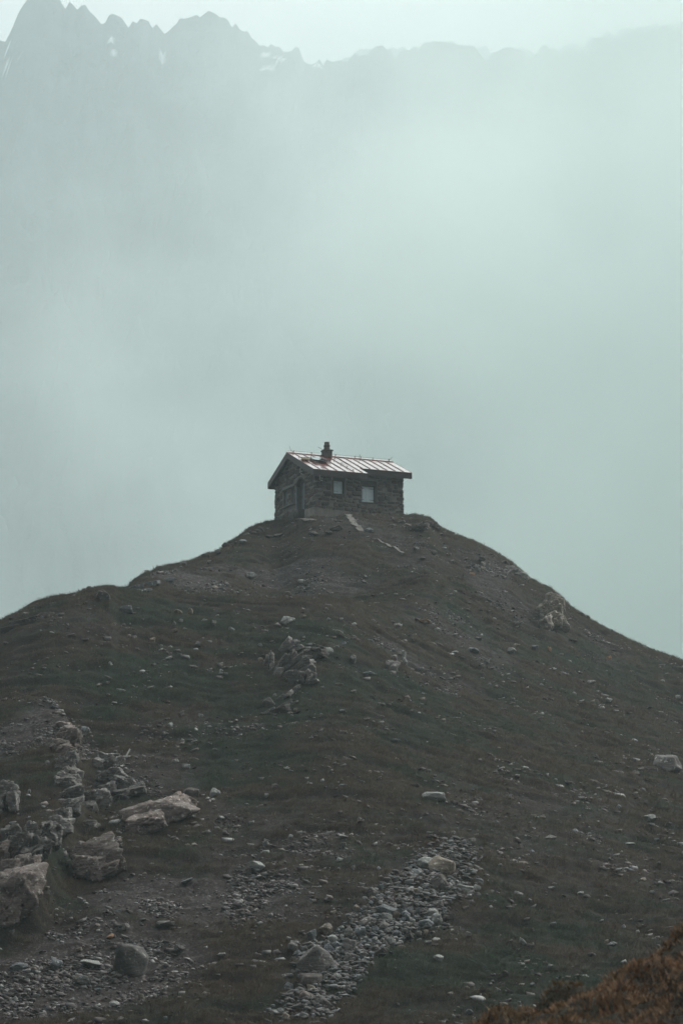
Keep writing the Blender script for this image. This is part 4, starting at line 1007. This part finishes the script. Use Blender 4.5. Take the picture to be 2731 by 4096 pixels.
# ---- slabs and concrete strip below the hut
def strip(name, line, wpx, mt, label, cat, th=.12):
    P = hit([a for a, b in line], [b for a, b in line]); V = []; F = []
    n = len(P)
    for i, p in enumerate(P):
        t = P[min(i+1, n-1)]-P[max(i-1, 0)]; t[2] = 0; t /= np.linalg.norm(t); sd = np.array([-t[1], t[0], 0.])
        w = wpx*PXM(p[1])*.5*(1+.25*math.sin(i*1.9)); z = float(ground_z(np.array([p[0]]), np.array([p[1]]))[0])
        for q in (-1, 1):
            jit = .04*math.sin(i*2.7+q)
            V += [p*np.array([1,1,0])+sd*q*(w+jit)+np.array([0,0,z+th*.7+.03*math.sin(i*1.3)]), p*np.array([1,1,0])+sd*q*(w+jit)+np.array([0,0,z-.3])]
    for i in range(n-1):
        a = i*4; b = a+4; F += [(a,b,b+2,a+2),(a+1,a+3,b+3,b+1),(a,a+1,b+1,b),(a+2,b+2,b+3,a+3)]
    F += [(0,2,3,1),(4*n-4,4*n-3,4*n-1,4*n-2)]
    m = MB(); m.add(V, F); o = m.build(name, M[mt], None, .02); tag(o, label, cat); return o
def densify(l, k=5):
    out = []
    for (a, b), (c, d) in zip(l[:-1], l[1:]): out += [(a+(c-a)*i/k, b+(d-b)*i/k) for i in range(k)]
    return out+[l[-1]]
strip('concrete_strip', densify([(799,1187),(806,1196),(813,1207),(822,1214),(830,1220)]), 15, 'concrete', 'pale broken concrete strip curving down from the hut wall', 'strip')
strip('concrete_strip', densify([(852,1233),(880,1244),(905,1257),(926,1268)]), 10, 'concrete', 'long straight concrete strip lower down the slope, right of the curved one', 'strip')
for px, py, w, h, rot, mt, lab in [(715,1195,46,7,4,'rock','thin pale slab lying under the gable corner of the hut'),(755,1190,40,6,2,'rock','long thin slab ending under the concrete plinth of the hut'),(690,1193,34,8,-4,'dark','dark slab beside the hut doorstep'),
                                  (772,1213,30,11,-18,'dark','dark tilted slab below the concrete plinth'),(756,1221,20,8,0,'dark','small dark slab below the hut, left of the tilted slab'),(741,1198,16,5,0,'warm','tan stone under the long thin slab'),(783,1199,22,6,3,'dark','dark slab just left of the curved concrete strip')]:
    o, c = stone_at('stone_slab', px, py, w, h, mt, rot); tag(o, lab, 'slab')
# leaning white stake in the grass
g = hit([290], [1738])[0]; m = MB(); m.prism([(-.028,-.012),(.028,-.012),(.028,.012),(-.028,.012)], 'z', -.25, .34)
o = m.build('stake', M['white'], None, .004); o.location = g+np.array([0,0,.02]); o.rotation_euler = (R(-8), R(26), 0); tag(o, 'small white wooden stake leaning in the grass by the left outcrops', 'stake')

# ------------------------------------------------------------------ air
def vol_box(name, lo, hi):
    m = MB(); m.box(lo, hi); return m
def volume_mat(name, color, dens, aniso):
    m = bpy.data.materials.new(name); m.use_nodes = True; nt = m.node_tree; nt.nodes.clear()
    out = nt.nodes.new('ShaderNodeOutputMaterial'); v = nt.nodes.new('ShaderNodeVolumePrincipled')
    v.inputs['Color'].default_value = (*color, 1); v.inputs['Density'].default_value = dens; v.inputs['Anisotropy'].default_value = aniso
    nt.links.new(v.outputs[0], out.inputs['Volume']); return m, nt, v
HZ, _, _ = volume_mat('thin haze', (.785,.955,.985), .00036, .4)
hb = MB(); hb.box((-2600, -60, -125), (2600, 3500, 1050)); hz = hb.build('haze', HZ); tag(hz, 'thin pale haze filling the valley', kind='stuff')

def mist_mat():
    m, nt, v = volume_mat('drifting cloud', (.905,1.,.978), .0, .35); L = nt.links
    geo = nt.nodes.new('ShaderNodeNewGeometry'); pos = geo.outputs['Position']
    sx = nt.nodes.new('ShaderNodeSeparateXYZ'); L.new(pos, sx.inputs[0])
    def math_(op, a, b=None, c=None):
        n = nt.nodes.new('ShaderNodeMath'); n.operation = op
        for s, q in zip(n.inputs, (a, b, c)):
            if q is None: continue
            if hasattr(q, 'links'): L.new(q, s)
            else: s.default_value = q
        return n.outputs[0]
    def rng(val, a, b, c=0., d=1.):
        n = nt.nodes.new('ShaderNodeMapRange'); n.interpolation_type = 'SMOOTHSTEP'
        for s, q in zip(n.inputs, (val, a, b, c, d)):
            if hasattr(q, 'links'): L.new(q, s)
            else: s.default_value = q
        return n.outputs[0]
    def nz(scale, det, off, st=(1,1,1)):
        mp = nt.nodes.new('ShaderNodeMapping'); mp.inputs['Location'].default_value = off; mp.inputs['Scale'].default_value = st; L.new(pos, mp.inputs[0])
        n = N(nt, 'ShaderNodeTexNoise', Scale=scale, Detail=det, Roughness=.5); L.new(mp.outputs[0], n.inputs['Vector']); return n.outputs[0]
    n1 = nz(.0085, 4., (13, 5, 40)); n2 = nz(.022, 3., (3, 77, 9), (1,.6,1.3))
    x, y, z = sx.outputs
    # the top of the bank rises to the right, billows break it up
    h = math_('ADD', z, math_('MULTIPLY', math_('SUBTRACT', n1, .5), -190))
    h = math_('ADD', h, math_('MULTIPLY', math_('SUBTRACT', n2, .5), -110))
    h = math_('ADD', h, math_('MULTIPLY', x, -.58))
    topf = rng(h, 138, 238, 1., 0.)
    body = rng(math_('ADD', n1, math_('MULTIPLY', x, .0011)), .40, .61, .09, 1.)
    body = math_('MULTIPLY', body, rng(n2, .32, .68, .45, 1.3))
    ends = math_('MULTIPLY', rng(y, 335, 480), rng(y, 930, 760))
    sides = math_('MULTIPLY', rng(x, -345, -260), rng(x, 345, 260))
    bot = rng(z, -58, 0)
    d = math_('MULTIPLY', math_('MULTIPLY', topf, body), math_('MULTIPLY', math_('MULTIPLY', ends, sides), bot))
    d = math_('MULTIPLY', d, .0092); d = math_('ADD', d, math_('MULTIPLY', math_('MULTIPLY', math_('MULTIPLY', ends, sides), math_('MULTIPLY', bot, rng(z, 425, 340))), .0003)); L.new(d, v.inputs['Density'])
    m.cycles.volume_step_rate = 1.
    return m
mb_ = MB(); mb_.box((-350, 330, -60), (350, 940, 430)); mist = mb_.build('mist', mist_mat()); tag(mist, 'thick drifting cloud between the hut and the far peaks', kind='stuff')

# ------------------------------------------------------------------ light
SKY_BACK, SKY_FRONT = .30, 1.9
SUN_AZ, SUN_EL = R(55), R(42)         # azimuth to the right of the view direction (+y)
w = bpy.data.worlds.new('World'); scene.world = w; w.use_nodes = True; nt = w.node_tree
bg = nt.nodes['Background']; bg.inputs['Strength'].default_value = 1.
sky = nt.nodes.new('ShaderNodeTexSky'); sky.sky_type = 'NISHITA'; sky.sun_disc = False; sky.sun_elevation = SUN_EL; sky.sun_rotation = SUN_AZ
sc_ = nt.nodes.new('ShaderNodeVectorMath'); sc_.operation = 'SCALE'; sc_.inputs[3].default_value = .08; nt.links.new(sky.outputs[0], sc_.inputs[0])
tc = nt.nodes.new('ShaderNodeTexCoord'); sz = nt.nodes.new('ShaderNodeSeparateXYZ'); nt.links.new(tc.outputs['Generated'], sz.inputs[0])
rp = nt.nodes.new('ShaderNodeValToRGB'); e = rp.color_ramp
e.elements[0].position = 0.; e.elements[0].color = (.36,.36,.355,1); e.elements[1].position = 1.; e.elements[1].color = (1.8,1.82,1.8,1)
q = e.elements.new(.36); q.color = (.19,.172,.165,1); q = e.elements.new(.60); q.color = (1.15,1.13,1.10,1)
nt.links.new(sz.outputs[2], rp.inputs[0])
nn = N(nt, 'ShaderNodeTexNoise', Scale=2.5, Detail=5.); nt.links.new(tc.outputs['Generated'], nn.inputs['Vector'])
cl = mixc(nt, ramp(nt, nn.outputs[0], .3, .7), rp.outputs[0], mixc(nt, 1., rp.outputs[0], (1.08,1.03,1.02), 'MULTIPLY'))
# sky brightened ahead, dimmed behind the camera to keep the slope dark
dt = nt.nodes.new('ShaderNodeVectorMath'); dt.operation = 'DOT_PRODUCT'; dt.inputs[1].default_value = (math.sin(R(25)), math.cos(R(25)), 0); nt.links.new(tc.outputs['Generated'], dt.inputs[0])
az = N(nt, 'ShaderNodeMapRange'); az.interpolation_type = 'SMOOTHSTEP'; az.inputs[1].default_value = -.6; az.inputs[2].default_value = .9; az.inputs[3].default_value = SKY_BACK; az.inputs[4].default_value = SKY_FRONT; nt.links.new(dt.outputs['Value'], az.inputs[0])
va = nt.nodes.new('ShaderNodeVectorMath'); va.operation = 'SCALE'; nt.links.new(cl, va.inputs[0]); nt.links.new(az.outputs[0], va.inputs[3])
nt.links.new(mixc(nt, .86, sc_.outputs[0], va.outputs[0]), bg.inputs['Color'])
sun = bpy.data.lights.new('sun', 'SUN'); sun.energy = 3.0; sun.angle = R(16); sun.color = (1., .96, .90)
so_ = bpy.data.objects.new('sun', sun); COL.objects.link(so_)
dv = Vector((math.sin(SUN_AZ)*math.cos(SUN_EL), math.cos(SUN_AZ)*math.cos(SUN_EL), math.sin(SUN_EL)))
so_.rotation_euler = dv.to_track_quat('Z', 'Y').to_euler()

# ------------------------------------------------------------------ camera
cam = bpy.data.cameras.new('camera'); co = bpy.data.objects.new('camera', cam); COL.objects.link(co)
cam.sensor_fit = 'HORIZONTAL'; cam.sensor_width = 24; cam.lens = 85; cam.clip_start = .5; cam.clip_end = 12000
cam.dof.use_dof = True; cam.dof.focus_distance = 140; cam.dof.aperture_fstop = 4.
co.location = (0, 0, 0); co.rotation_euler = (R(90)+PITCH, 0, 0); scene.camera = co

scene.view_settings.view_transform = 'Standard'; scene.view_settings.look = 'None'; scene.view_settings.exposure = .35; scene.view_settings.gamma = 1
scene.cycles.volume_bounces = 3; scene.cycles.max_bounces = 8; scene.cycles.diffuse_bounces = 2; scene.cycles.glossy_bounces = 3
scene.cycles.volume_max_steps = 128
scene.cycles.use_denoising = True
scene.cycles.use_adaptive_sampling = True; scene.cycles.adaptive_threshold = .03; scene.cycles.adaptive_min_samples = 24
